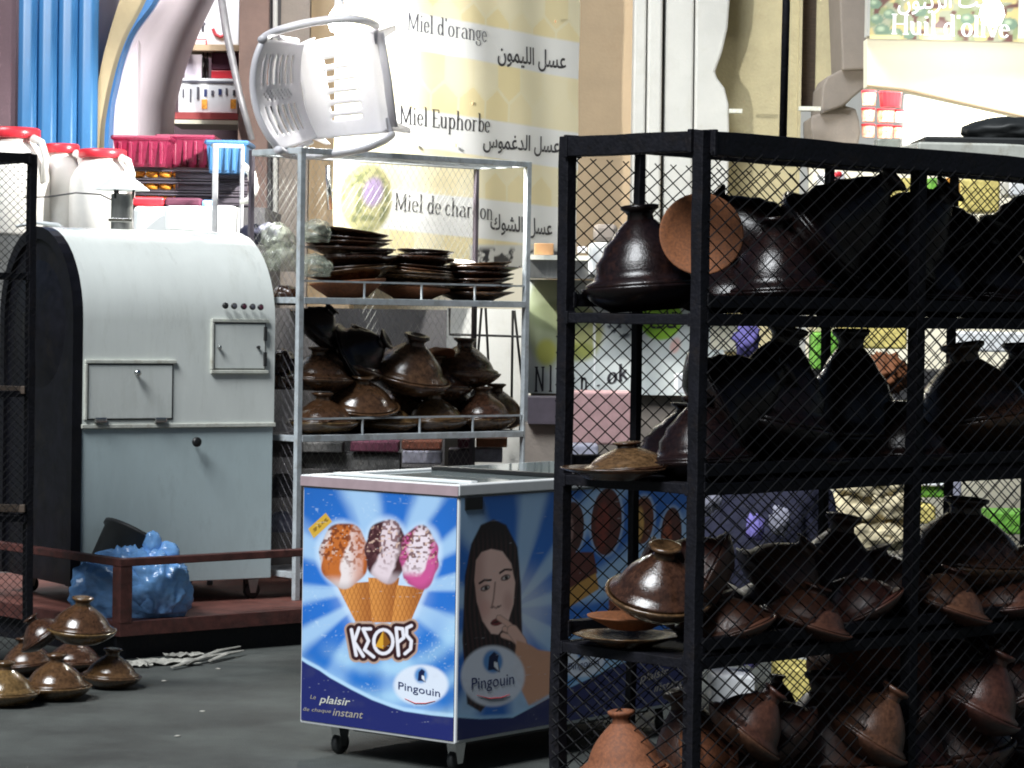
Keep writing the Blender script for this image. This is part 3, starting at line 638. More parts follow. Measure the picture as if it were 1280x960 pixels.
crate('magenta plastic crate with higher rim beside the blue crate', 196, 171, 266, 209, 13.25, 'magenta_plastic', gr='magenta crates')
crate('blue plastic crate right of the magenta crates', 258, 178, 308, 216, 12.9, 'blue_plastic')
for i in range(3):
    v = 212+i*15
    t = thing('slatted_crate', ('dark slatted crate, top of the stack under magenta crates', 'dark slatted crate in the middle of its stack', 'dark slatted crate at the bottom of its stack')[i], 'crate', (W(235, v+14, 13.1).x, 13.1, W(235, v+14, 13.1).z), 0, 'dark slatted crates')
    hw = 74*m_at(13.1); hh = 13.5*m_at(13.1)
    MB().box(-hw, hw, .03, .4, 0, hh*.25).build('crate_bottom', M['dark_crate'], t)
    MB().box(-hw, hw, 0, .02, hh*.82, hh).build('slat', M['dark_crate'], t, bevel=.002)
    MB().box(-hw, hw, 0, .02, 0, hh*.14).build('slat', M['dark_crate'], t, bevel=.002)
    MB().box(-hw*.22, hw, .012, .03, hh*.25, hh*.81).build('side_panel', M['dark_crate'], t)
    for k in range(6):
        o = MB().lathe([(0, 0), (.028, .006), (.034, .02), (.028, .036), (0, .042)], 12).build('orange_pack', M['orange_goods'], t, smooth=True); o.location = (-hw+.04+k*.065, .05, hh*.22)
goods = [('red_packet', 'crumpled red packet under the dark crates', (166, 246, 205, 258), 'red_plastic'), ('dark_packet', 'maroon packet left of the blue one', (206, 247, 252, 258), 'book_maroon'), ('blue_packet', 'small bright blue packet beside the grey rack post', (252, 250, 268, 260), 'blue_bag')]
for nm, lb, b, m in goods: foam(*b, 12.85, lb, .12, m, nm, 'packet', .012)
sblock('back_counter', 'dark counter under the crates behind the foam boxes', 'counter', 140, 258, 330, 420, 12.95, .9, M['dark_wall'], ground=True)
# thin grey frame behind the machine
t = thing('rack_frame', 'thin grey steel frame standing behind the machine top', 'rack', (W(268, 300, 12.35).x, 12.35, 0))
li = t.matrix_basis.inverted()
MB().box(-.012, .012, -.012, .012, 0, W(268, 180, 12.35).z).build('post', M['pole_steel'], t, bevel=.002)
MB().tube([li @ W(266, 182, 12.35), li @ W(303, 183, 12.6)], .010, 6).build('top_bar', M['pole_steel'], t)
MB().tube([li @ W(303, 183, 12.6), li @ W(303, 183, 12.6)-Vector((0, 0, 1.9))], .010, 6).build('post', M['pole_steel'], t)
mb = MB(); mb.tube([W(u, v, 12.3) for u, v in ((304, 206), (314, 216), (318, 235), (313, 250), (300, 253))], [.012, .02, .022, .02, .012], 10); tag(mb.build('white_strap', M['jug_plastic'], smooth=True), 'curved white plastic handle beside the blue crate', 'handle')
# ------------------------------------------------------------ blue bag and black bin on the platform
bb = thing('black_bin', 'black plastic tub tipped over against the machine', 'bin', tuple(pf.matrix_basis @ Vector((.20, .34, PZ+.29))))
Mt = Matrix.Rotation(R_(28), 4, 'Y') @ Matrix.Rotation(R_(-18), 4, 'X')
MB().lathe([(.0, -.20), (.13, -.20), (.135, -.18), (.165, .10), (.175, .105), (.175, .12), (.158, .12), (.155, .10), (.125, -.16), (0, -.17)], 32, Mt).build('tub', M['dark_rubber'], bb, smooth=True)
bb.location = tuple(W(160, 706, 11.24)); bb.location.z += .0
def blob(name, m, c, rx, ry, rz, seed, amp=.25, fr_=3, sub=4, flat=True, sharp=1.0):
    from mathutils import noise as mn
    bm = bmesh.new(); bmesh.ops.create_icosphere(bm, subdivisions=sub, radius=1)
    for v in bm.verts:
        d = v.co.normalized(); s = Vector((seed*3.1, seed*1.7, seed))
        nn = mn.noise(d*fr_+s)*amp + abs(mn.noise(d*fr_*2.1+s))*amp*.7*sharp + mn.noise(d*fr_*5+s)*amp*.2
        if m == 'blue_bag': nn = nn*.45 + .10*(1-abs(mn.noise(Vector((d.x*3.4, d.y*3.4, d.z*1.3))+s)*3)) + .035*(1-abs(mn.noise(Vector((d.x*7, d.y*7, d.z*3))+s)*3))
        k = 1+nn; v.co = Vector((d.x*rx*k, d.y*ry*k, d.z*rz*k))
        if flat and v.co.z < -rz*.62: v.co.z = -rz*.62
    me = bpy.data.meshes.new(name); bm.to_mesh(me); bm.free(); me.materials.append(M[m])
    me.polygons.foreach_set('use_smooth', [True]*len(me.polygons)); o = link(name, me); o.location = c; return o
bgc = W(162, 737, 11.08)
t = thing('plastic_bag', 'knotted light blue plastic bag behind the red rail', 'bag', (bgc.x, bgc.y, PZ+.08))
o = blob('bag_body', 'blue_bag', (0, 0, .02), .225, .11, .165, 5, .22, 2.2, 5, sharp=-.9); o.parent = t
o = blob('bag_body', 'blue_bag', (.09, -.01, .03), .15, .11, .15, 8, .25, 2.4, 5, sharp=-.9); o.parent = t
o = blob('knot', 'blue_bag', (.09, 0, .205), .035, .03, .055, 3, .3, 2, 3, False); o.parent = t
o = blob('ear', 'blue_bag', (.15, .0, .17), .05, .03, .045, 9, .3, 2, 3, False); o.parent = t
# litter by the platform
for i, (u, v, sx, a, nm, lb) in enumerate(((205, 830, .12, 10, 'paper_scrap', 'largest pale paper scrap at the foot of the platform'), (232, 822, .07, 25, 'paper_scrap', 'smaller folded paper scrap beside the largest one'), (172, 834, .05, -20, 'paper_scrap', 'crumpled pale scrap next to the ground tagines'))):
    p = at_z(u, v, 0); nx, ny = 12, 8; mb = MB(); vs = []
    for jy in range(ny+1):
        for ix in range(nx+1):
            x = (ix/nx-.5)*2; y = (jy/ny-.5)*2; k = 1+.22*math.sin(x*5+i)*math.cos(y*4+i*2)
            vs.append((x*sx*k, y*sx*.55*k, .004+.016*abs(math.sin(x*4.3+y*3.1+i*2))*random.uniform(.4, 1)))
    mb.add(vs, [(jy*(nx+1)+ix, jy*(nx+1)+ix+1, (jy+1)*(nx+1)+ix+1, (jy+1)*(nx+1)+ix) for jy in range(ny) for ix in range(nx)])
    bm_ = mb.build(nm, M['litter']); bm_.location = (p.x, p.y, .001); bm_.modifiers.new('s', 'SOLIDIFY').thickness = .0012; bm_.rotation_euler[2] = R_(a); tag(bm_, lb, 'litter')
for i, (u0, v0, u1, v1) in enumerate(((215, 834, 290, 815), (245, 824, 300, 808), (262, 826, 304, 813))):
    a, b = at_z(u0, v0, .012), at_z(u1, v1, .02)
    tag(MB().tube([a, (a+b)/2+Vector((0, 0, .008)), b], [.008, .011, .005], 6, flat=.5).build('dry_stalk', M['litter']), ('longest dry stalk on the asphalt by the platform', 'upper dry stalk resting on the platform foot', 'short dry stalk right of the paper scraps')[i], 'litter')
for i, (u, v, lb) in enumerate(((205, 852, 'white speck of litter below the paper scrap'), (253, 890, 'white speck of litter on the asphalt left of the freezer'), (222, 921, 'white speck of litter nearest the camera'), (273, 837, 'flat pale stain of litter below the dry stalks'))):
    p = at_z(u, v, 0); tag(blob('litter_scrap', 'litter', (p.x, p.y, .003), .010, .007, .003, i, .4, 3, 2), lb, 'litter')
# ============================================================ ICE CREAM FREEZER
fa = math.atan2(.784, .62); nc = W(569, 931, 8.2)
fz = thing('ice_cream_freezer', 'glass topped chest freezer on casters with ice cream cone print', 'freezer', (nc.x, nc.y, 0), fa)
FL, FW = 1.27, .63; FZ0 = nc.z; FZ1 = W(573, 621, 8.2).z; FZ2 = W(573, 606, 8.2).z
MB().box(0, FL, 0, FW, FZ0, FZ1).build('body', M['rim_white'], fz, bevel=.006)
exs = Vector((math.cos(fa), math.sin(fa), 0)); eys = Vector((-math.sin(fa), math.cos(fa), 0))
def smooth_line(U, pts):
    xs, ys = zip(*pts); return np.interp(U, xs, ys)
def rays(U, V, cx, cy, seed, navy, phase=0, nr=11):
    a = np.arctan2(V-cy, U-cx); r = np.hypot(U-cx, V-cy)
    s = .5+.5*np.sin(a*nr+phase+1.6*np.sin(a*2+seed)+r*.004); s = sm(.25, .8, s*.8+.35*fbm(a*6+30, r/60, 3)-.1)
    base = np.array(lin(42, 116, 208))[None]*(1-.25*sm(60, 170, r))[:, None]
    img = over(base, s*.85, lin(176, 212, 242)); img = over(img, sm(75, 15, r)*.7, lin(225, 238, 250))
    return img
def left_print(U, V, A, B):
    img = rays(U, V, 478, 735, 1.0, None, .8, 10)
    # swirl of paler blue low down
    low = sm(775, 830, V+.25*(U-470)); rr = np.hypot((U-470)/1.0, (V-770)*1.3); sw = .5+.5*np.sin(rr/7.5+np.arctan2(V-770, U-470)*1.5+1.5*fbm(U/30, V/30))
    img = over(img, low*sw*.55, lin(175, 222, 248)); img = over(img, low*(1-sw)*.45, lin(45, 130, 215))
    sp = sm(.80, .86, vnoise(U/2.2, V/2.2))*sm(.5, .75, fbm(U/22+5, V/22)); img = over(img, sp*.35, lin(215, 235, 250))
    yb = smooth_line(U, [(366, 818), (385, 830), (400, 838), (413, 847), (440, 862), (466, 875), (490, 884), (506, 889), (540, 894), (570, 897)])
    img = over(img, sm(-7, -3, V-yb)*sm(1, -1, V-yb)*.85, lin(190, 225, 250)); img = over(img, sm(-.8, .8, V-yb), lin(32, 40, 104))
    # glow round the cones
    heads = [(431, 694, 31, 41, -14), (484, 689, 27, 40, 0), (525, 697, 24, 40, 10)]
    cones = [[(421, 730), (463, 727), (467, 777), (445, 777)], [(461, 722), (500, 722), (491, 778), (466, 778)], [(497, 731), (532, 735), (514, 777), (490, 777)]]
    glow = np.zeros_like(U)
    for cx, cy, rx, ry, ro in heads: glow = np.maximum(glow, ell(U, V, cx, cy, rx+4, ry+4, ro, 8))
    for c in cones: glow = np.maximum(glow, poly(U, V, [(x+(4 if x > 480 else -4 if x < 470 else 0), y+3) for x, y in c], 8))
    img = over(img, glow*.75, lin(205, 228, 250))
    for i, c in enumerate(cones):
        m = poly(U, V, c, 1.2); cx = sum(p[0] for p in c)/4
        w1 = np.abs(((U*.95+V*.38)/5.2) % 1-.5); w2 = np.abs(((U*.95-V*.38)/5.2) % 1-.5)
        col = over(np.tile(np.array(lin(222, 148, 74)), (len(U), 1)), sm(cx-14, cx+16, U)*.65, lin(150, 78, 34)); col = over(col, sm(.36, .48, np.maximum(w1, w2))*.55, lin(120, 60, 28))
        img = over(img, m, col)
    pal = [((198, 110, 48), (240, 228, 226), (120, 56, 30)), ((70, 38, 42), (232, 214, 220), (118, 78, 80)), ((205, 90, 150), (240, 224, 232), (98, 52, 48))]
    for (cx, cy, rx, ry, ro), (c1, c2, c3), k in zip(heads, pal, (0, 1, 2)):
        wob = 2.0*np.sin(np.arctan2(V-cy, U-cx)*7+k); m = ell(U, V, cx, cy, rx, ry, ro, 1.5+0*wob[0]) if False else sm(1.2, -1.2, (np.hypot((U-cx)/rx, (V-cy)/ry)-1)*rx+wob*.5)
        swl = fbm((U-cx)/17+V/60+k*5, (V-cy)/26+k, 3)+.35*np.sin((U-cx)/8.5+(V-cy)/30+k*1.2)
        col = over(np.tile(np.array(lin(*c1)), (len(U), 1)), sm(.42, .62, swl), lin(*c2))
        col = over(col, sm(cy+22, cy+38, V)*(0.8 if k != 2 else .25), lin(*c2))
        nuts = sm(.52, .66, vnoise(U/2.9+k*9, V/2.9))*sm(cy+25, cy-8, V+8*np.sin(U/6)); col = over(col, nuts*.85, lin(*c3))
        col = over(col, sm(.74, .85, vnoise(U/2.6+k*3+7, V/2.6+4))*sm(cy+15, cy-5, V)*.8, lin(225, 190, 170))
        if k == 2: col = over(col, sm(cy+14, cy+26, V)*sm(.35, .5, fbm(U/12, V/9)), lin(210, 88, 150))
        if k == 0: col = over(col, sm(cx+2, cx+20, U)*.6, lin(200, 104, 44))
        col = over(col, sm(.75, 1.05, np.hypot((U-cx)/rx, (V-cy)/ry))*.35, lin(60, 30, 40))
        img = over(img, m, col)
    # yellow tag
    img = over(img, poly(U, V, [(386, 661), (408, 641), (416, 652), (393, 673)]), lin(214, 172, 62)); img = over(img, (segs(U, V, [(392, 664), (410, 649)]) < 2.2)*.7*sm(.3, .6, vnoise(U/1.5, V/3)), lin(90, 60, 25))
    # KEOPS badge
    K = [[(440, 787), (446, 819)], [(449.5, 785), (443.5, 802), (455, 820)], [(464, 786), (454.5, 786), (461.5, 801), (456.5, 812), (468, 821)],
         [(480+12*math.cos(t/3), 802+15*math.sin(t/3)) for t in range(20)], [(499, 819), (496, 785), (504, 786), (505.5, 797), (498, 803)],
         [(515, 782), (509, 785), (509, 794), (515, 801), (514, 811), (507, 817)]]
    d = np.minimum.reduce([segs(U, V, k) for k in K])
    img = over(img, sm(9.5, 8.2, d)*.9, lin(190, 152, 122)); img = over(img, sm(6.8, 5.8, d), lin(52, 24, 28)); img = over(img, ell(U, V, 479, 801, 11, 13), lin(60, 28, 22))
    img = over(img, sm(2.5, 1.6, d), lin(238, 236, 244))
    img = over(img, poly(U, V, [(480, 788), (470, 808), (480, 811)]), lin(224, 168, 52)); img = over(img, poly(U, V, [(480, 788), (480, 811), (489, 803)]), lin(140, 88, 28))
    img = logo(img, U, V, 527, 856, 34, 25, -2); return worn(img, U, V)
def worn(img, U, V):                             # smudges and fine scratches of the foil
    img = over(img, sm(.55, .8, fbm(U/26+11, V/20))*.16*sm(760, 900, V), lin(96, 98, 104)); img = over(img, sm(.84, .94, fbm(U/5+40, V/5))*.4, lin(70, 74, 86))
    return over(img, sm(.93, .97, vnoise(U/22+V/3, V/1.1))*.35, lin(214, 218, 224))
def logo(img, U, V, cx, cy, rx, ry, ro):
    img = over(img, ell(U, V, cx, cy, rx, ry, ro, 5)*.95, lin(226, 234, 246))
    k = ry/25.; img = over(img, ell(U, V, cx, cy-12*k, 8*k, 9.5*k, 0, 5)*.9, lin(50, 130, 200))
    img = over(img, poly(U, V, [(cx-4*k, cy-5*k), (cx-3*k, cy-16*k), (cx+1*k, cy-20*k), (cx+5*k, cy-17*k), (cx+4*k, cy-13*k), (cx+6*k, cy-3*k), (cx+1*k, cy-5*k)]), lin(16, 28, 70))
    return over(img, poly(U, V, [(cx+1*k, cy-12*k), (cx+4*k, cy-11*k), (cx+5*k, cy-4*k), (cx+1*k, cy-8*k)]), lin(232, 238, 246))
def right_print(U, V, A, B):
    img = rays(U, V, 640, 760, 2.2, None, 2.0, 9)
    # portrait
    img = over(img, poly(U, V, [(583, 880), (577, 800), (580, 720), (588, 680), (600, 656), (616, 649), (632, 656), (646, 684), (650, 730), (652, 800), (646, 830), (600, 890)], 2.5), lin(28, 16, 22))
    skin = lin(246, 206, 192)
    fc_ = poly(U, V, [(594, 700), (601, 690), (613, 686), (627, 689), (638, 704), (643, 728), (641, 755), (634, 778), (622, 793), (613, 792), (602, 776), (595, 752), (592, 725)], 2)
    col = over(np.tile(np.array(skin), (len(U), 1)), sm(612, 596, U)*.45, lin(150, 96, 90)); col = over(col, ell(U, V, 606, 760, 7, 10, 0, 8)*.3, lin(214, 140, 132)); col = over(col, ell(U, V, 634, 752, 6, 12, 0, 8)*.35, lin(170, 112, 104)); col = over(col, sm(.3, .8, fbm(U/16, V/16))*.15, lin(225, 180, 160))
    img = over(img, fc_, col)
    hr = sm(.45, .75, .5+.5*np.sin((U-616)*1.1+np.sin(V/23)*3))*sm(655, 690, V)*poly(U, V, [(583, 880), (577, 800), (580, 720), (588, 680), (600, 656), (616, 649), (632, 656), (646, 684), (650, 730), (652, 800), (646, 830), (600, 890)], 4)*(1-fc_); img = over(img, hr*.45, lin(84, 54, 52))
    dk = lin(36, 20, 24)
    for (ex, ey, k) in ((605.5, 735, 1), (631, 722, 1)):
        img = over(img, ell(U, V, ex, ey, 6.2, 3.6, -22)*.9, lin(70, 42, 42)); img = over(img, ell(U, V, ex+.5, ey, 4.4, 1.9, -20), lin(215, 205, 200)); img = over(img, ell(U, V, ex+1, ey, 2.2, 2.3), dk)
        img = over(img, (sm(1.8, .8, segs(U, V, [(ex-7, ey-6), (ex-1, ey-10), (ex+7, ey-10)]))), lin(50, 28, 28))
    img = over(img, sm(1.6, .6, segs(U, V, [(618, 728), (616, 748), (614, 757), (619, 760), (625, 757)]))*.6, lin(110, 66, 60))
    img = over(img, ell(U, V, 614, 759, 2, 1.3)*.7, dk); img = over(img, ell(U, V, 622, 758, 2, 1.2)*.7, dk)
    img = over(img, ell(U, V, 621, 777, 9, 4.6, -18), lin(122, 48, 52)); img = over(img, sm(1.3, .5, segs(U, V, [(613, 779), (621, 777), (629, 773)])), lin(50, 16, 22))
    # hand to the mouth, neck, shoulder
    hand = lin(236, 192, 174)
    for pl_, w_ in (([(623, 772), (633, 779), (644, 790)], 3.6), ([(630, 786), (640, 790), (650, 800)], 3.4), ([(628, 794), (640, 798), (650, 806)], 3.4), ([(640, 788), (650, 802), (656, 822)], 7)):
        d = segs(U, V, pl_); img = over(img, sm(w_+.8, w_-.4, d), hand); img = over(img, sm(w_+.9, w_, d)*sm(w_-1, w_, d)*.5, lin(80, 48, 46))
    img = over(img, poly(U, V, [(645, 800), (662, 806), (672, 812), (692, 815), (696, 880), (660, 882), (640, 840)], 3), lin(212, 160, 130))
    # chocolate bars farther along
    for bx, by, rx, ry, c1, c2 in ((714, 660, 15, 33, (74, 32, 26), (150, 116, 108)), (757, 652, 19, 42, (84, 28, 20), (120, 40, 26)), (803, 650, 13, 30, (104, 50, 24), (206, 160, 84)), (838, 668, 13, 34, (84, 34, 24), (150, 70, 40))):
        img = over(img, ell(U, V, bx, by, rx+3, ry+3, 4, 3)*.7, lin(170, 196, 226)); m = ell(U, V, bx, by, rx, ry, 4)
        col = over(np.tile(np.array(lin(*c1)), (len(U), 1)), ell(U, V, bx-5, by+6, rx*.45, ry*.7, 4, 3), lin(*c2)); col = over(col, sm(.55, .7, vnoise(U/3, V/3))*.5, lin(48, 20, 16)); img = over(img, m, col)
    img = over(img, poly(U, V, [(700, 690), (741, 690), (746, 716), (704, 752)], 2), lin(90, 34, 26)); img = over(img, poly(U, V, [(700, 742), (744, 716), (748, 736), (706, 762)], 2), lin(196, 146, 70))
    img = over(img, poly(U, V, [(760, 744), (764, 730), (850, 700), (860, 770), (760, 772)], 2), lin(120, 60, 36))
    low = sm(785, 800, V)*sm(690, 700, U); img = over(img, low*.6, lin(70, 140, 205)); img = over(img, low*sm(.4, .7, fbm(U/18, V/9))*.6, lin(176, 214, 240))
    yb = smooth_line(U, [(560, 896), (600, 899), (640, 897), (672, 880), (697, 866), (730, 851), (770, 832), (815, 812), (860, 795)])
    img = over(img, sm(-7, -2, V-yb)*sm(1, -1, V-yb)*.7, lin(160, 205, 238)); img = over(img, sm(-.8, .8, V-yb), lin(26, 34, 88))
    img = logo(img, U, V, 615, 845, 40, 38, -4)
    img = logo(img, U, V, 727, 826, 28, 20, -8)
    return worn(img, U, V)
Lp = Plane(fz.matrix_basis @ Vector((0, 0, 0)), -eys); Rp = Plane(fz.matrix_basis @ Vector((0, 0, 0)), exs)
lt = print_sheet('front_print', Lp, -FW+.008, -.006, FZ0+.01, FZ1-.004, .0021, left_print, M['print_gloss'], fz, off=.003)
rt = print_sheet('side_print', Rp, .006, FL-.008, FZ0+.012, FZ1-.004, .003, right_print, M['print_gloss'], fz, off=.003)
lettering('Pingouin', Lp, (499, 861), (551, 871), 9.5, M['navy_ink'], fz, .0045)
mb = MB(); pts_ = [Lp.at(*Lp.hit(u, v), .0045) for u, v in ((507, 873), (520, 879), (533, 879), (545, 876))]
MB().tube([local(fz) @ p for p in pts_], [.0006, .0014, .0014, .0006], 6).build('underline', M['red_ink'], fz)
lettering('Le', Lp, (389, 873), (396, 874), 5, M['gold_ink'], fz, .0045, .2)
lettering('plaisir', Lp, (400, 878), (439, 882), 9.5, M['trim_pale'], fz, .0045, .25, .01)
lettering('de chaque', Lp, (380, 888), (415, 891), 4.5, M['gold_ink'], fz, .0045, .2)
lettering('instant', Lp, (417, 894), (455, 898), 9.5, M['gold_ink'], fz, .0045, .25, .005)
lettering('Pingouin', Rp, (588, 862), (641, 855), 15, M['navy_ink'], fz, .0045)
MB().tube([local(fz) @ Rp.at(*Rp.hit(u, v), .0045) for u, v in ((595, 869), (610, 873), (625, 872), (636, 868))], [.0006, .0016, .0016, .0006], 6).build('underline', M['red_ink'], fz)
lettering('Pingouin', Rp, (709, 838), (747, 830), 9, M['navy_ink'], fz, .0045)
lettering('plaisir', Rp, (798, 853), (834, 843), 11, M['gold_ink'], fz, .0045, .25, .01)
lettering('instant', Rp, (816, 865), (852, 856), 10, M['gold_ink'], fz, .0045, .25, .01)
a0, b1_ = Rp.hit(580, 622); a1_, b0_ = Rp.hit(601, 636)
MB().box(a0, a1_, -.008, -.003, b0_, b1_).build('name_plate', M['black_plastic'], fz, bevel=.001)
lettering('GLACE', Rp, (582, 633), (599, 632), 5, M['white_ink'], fz, .0095) if False else None
# lid frame with two glass panes
t_ = .035
for bx in ((-.006, FL+.006, -.006, t_), (-.006, FL+.006, FW-t_, FW+.006)):
    MB().box(*bx, FZ1+.001, FZ2).build('lid_rim', M['rim_white'], fz, bevel=.004)
for bx in ((-.006, t_, t_+.001, FW-t_-.001), (FL-t_, FL+.006, t_+.001, FW-t_-.001)):
    MB().box(*bx, FZ1+.001, FZ2-.001).build('lid_rim', M['rim_white'], fz, bevel=.004)
MB().box(-.009, -.0065, -.003, FW+.003, FZ1+.002, FZ2-.004).build('rim_strip', M['rim_pink'], fz)
MB().box(t_+.002, FL*.52, t_+.002, FW-t_-.002, FZ2-.012, FZ2-.006).build('glass_pane', M['glass_lid'], fz)
MB().box(FL*.46, FL-t_-.002, t_+.002, FW-t_-.002, FZ2-.004, FZ2+.003).build('glass_pane', M['glass_lid'], fz)
MB().box(FL*.455, FL*.455+.022, t_, FW-t_, FZ2-.004, FZ2+.009).build('pane_frame', M['black_plastic'], fz, bevel=.002)
MB().box(.10, .13, t_, FW-t_, FZ2-.005, FZ2+.005).build('pane_frame', M['rim_white'], fz, bevel=.002)
for x, y in ((.09, .07), (.09, FW-.09), (FL-.1, .07), (FL-.1, FW-.09)): caster(fz, x, y, FZ0, 0, .034, True)
MB().box(.14, FL-.14, .1, FW-.1, FZ0-.03, FZ0-.001).build('base_tray', M['black_plastic'], fz)
# ============================================================ TAGINES
def tagine_proto(kind, lidm, basem, tall=1.0, ridges=False, ribs=False):
    t = thing('tagine', 'p', 'tagine')
    b = [(0, 0), (.55, 0), (.60, .03), (.78, .13), (.95, .27), (1.0, .35), (1.0, .385), (.955, .39), (.93, .345), (.70, .2), (0, .12)]
    MB().lathe(b, 36).build('dish', M[basem], t, smooth=True)
    top = [(.90, .37), (.93, .40), (.915, .44), (.80, .50)]
    top += [(.80-.57*(i/7)**1.02+.10*math.sin(math.pi*i/7), .48+.62*tall*(i/7)) for i in range(1, 8)]
    if ribs: top = [(r_*(1+.03*(1 if i % 2 else -1)) if 3 < i < 10 else r_, z) for i, (r_, z) in enumerate(top)]
    zt = top[-1][1]
    MB().lathe(top, 36).build('lid', M[lidm], t, smooth=True)
    MB().lathe([(.215, zt-.01), (.20, zt+.08), (.24, zt+.13), (.30, zt+.17), (.305, zt+.22), (.24, zt+.235), (.15, zt+.20), (0, zt+.18)], 24).build('knob', M[lidm], t, smooth=True)
    return t
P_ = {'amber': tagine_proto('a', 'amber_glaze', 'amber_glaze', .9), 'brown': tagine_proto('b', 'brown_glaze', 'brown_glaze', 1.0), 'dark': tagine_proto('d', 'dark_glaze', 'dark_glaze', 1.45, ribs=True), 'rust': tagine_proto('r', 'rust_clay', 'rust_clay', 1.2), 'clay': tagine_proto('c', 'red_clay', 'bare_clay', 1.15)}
used = set()
def tagine(kind, loc, rad, label, group, tilt=0, rx=0, rz=None, zs=1):
    if kind not in used: o = P_[kind]; used.add(kind)
    else: o = dup(P_[kind])
    o.location = loc; o.scale = (rad, rad, rad*zs); o['label'] = label; o['group'] = group
    rz = random.uniform(0, 6.28) if rz is None else rz
    o.rotation_euler = (Matrix.Rotation(R_(tilt), 3, 'Y') @ Matrix.Rotation(R_(rx), 3, 'X') @ Matrix.Rotation(rz, 3, 'Z')).to_euler()
    # lift so the tipped piece rests on its lowest point
    return o
def rest(o, z):                                  # lower or raise a tipped piece so that it touches height z
    Mx_ = Matrix.LocRotScale(o.location, o.rotation_euler, o.scale); lo = 1e9
    ks = ALLKIDS(o)+([o] if o.data else [])
    for k in ks:
        if k.data:
            mm = Mx_ if k is o else Mx_ @ k.matrix_basis
            for v in k.data.vertices: lo = min(lo, (mm @ v.co).z)
    o.location.z += z-lo
GG = 'tagines piled on the asphalt'
for kind, u, v, rpx, zz, lb, tl, zs in (
    ('amber', 70, 878, 42, 0, 'amber brown tagine in the middle of the front row on the ground', 0, 1),
    ('amber', 138, 864, 37, 0, 'amber brown tagine nearest the platform post on the ground', 3, 1),
    ('amber', 6, 886, 40, 0, 'amber tagine cut by the left edge with orange knob', 0, 1),
    ('brown', 35, 848, 38, 0, 'dark tagine behind the front row with a curved rim showing', -6, .9),
    ('brown', 92, 842, 40, 0, 'dark brown tagine hidden under the topmost ground tagine', 0, .8),
    ('amber', 100, 806, 43, 1, 'topmost glossy tagine of the ground pile leaning right', 4, 1.0),
    ('brown', 60, 808, 32, 1, 'small brown tagine tipped behind the topmost ground tagine', -35, .9)):
    p = at_z(u, v-4, 0) if not zz else None
    if zz: p = W(u, v-4, 9.95)
    o = tagine(kind, p, rpx*m_at(9.6)*1.08, lb, GG, tl, 4 if zz else 0, zs=zs)
    if not zz: rest(o, .001)
# ============================================================ GREY RACK
gc = W(373, 500, 11.75)
gr = thing('grey_rack', 'pale grey steel shelving rack with wire mesh back', 'rack', (gc.x, gc.y, 0), YAW)
GL, GD, GT = 1.286, .36, W(373, 184, 11.75).z
li = local(gr)
def zat(u, v, d): return W(u, v, d).z
def lx(u, y=0, z=1.5):                           # local x on the plane local y = y of a framed thing
    return None
MP = (0, -.014)
def bar(par, p, q, w_, m, name='bar', bev=.002):
    p, q = Vector(p), Vector(q); dd = q-p; L_ = dd.length; t = dd.normalized(); up_ = Vector((0, 0, 1)) if abs(t.z) < .9 else Vector((0, 1, 0))
    s_ = t.cross(up_).normalized(); up_ = s_.cross(t); h = w_/2; M4 = Matrix((( t.x, s_.x, up_.x, p.x), (t.y, s_.y, up_.y, p.y), (t.z, s_.z, up_.z, p.z), (0, 0, 0, 1)))
    if m is not M['black_paint']: return MB().box(0, L_, -h, h, -h, h, M4).build(name, m, par, bevel=bev)
    n = max(2, int(L_/.07)); mb = MB(); vs = []; ox = oy = 0
    for i in range(n+1):
        ox = ox*.8+random.uniform(-.0011, .0011); oy = oy*.8+random.uniform(-.0011, .0011)
        for a, b in ((-1, -1), (1, -1), (1, 1), (-1, 1)): vs.append((L_*i/n, ox+a*(h+random.uniform(-.0009, .0006)), oy+b*(h+random.uniform(-.0009, .0006))))
    mb.add(vs, [(4*i+j, 4*i+(j+1) % 4, 4*i+4+(j+1) % 4, 4*i+4+j) for i in range(n) for j in range(4)]+[(3, 2, 1, 0), (4*n, 4*n+1, 4*n+2, 4*n+3)], M4)
    for e in (0, L_):                            # weld bead at each end
        mb.box(e-.006, e+.006, -h-.0035, h+.0035, -h-.0035, h+.0035, M4) if w_ > .02 and name != 'post' else None
    return mb.build(name, m, par, bevel=bev)
Gm = M['grey_paint']; e_ = .013
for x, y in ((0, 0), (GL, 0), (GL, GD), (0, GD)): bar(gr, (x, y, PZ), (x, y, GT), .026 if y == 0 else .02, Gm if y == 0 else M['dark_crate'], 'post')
for a, b in (((e_, 0), (GL-e_, 0)), ((e_, GD), (GL-e_, GD))): bar(gr, (a[0], a[1], GT-.013), (b[0], b[1], GT-.013), .025, Gm, 'top_bar')
for x in (0, GL): bar(gr, (x, e_, GT-.013), (x, GD-.016, GT-.013), .025, Gm, 'top_bar')
for k in range(3): bar(gr, (e_, .10+.11*k, GT-.02), (GL-e_, .10+.11*k, GT-.02), .012, Gm, 'slat')
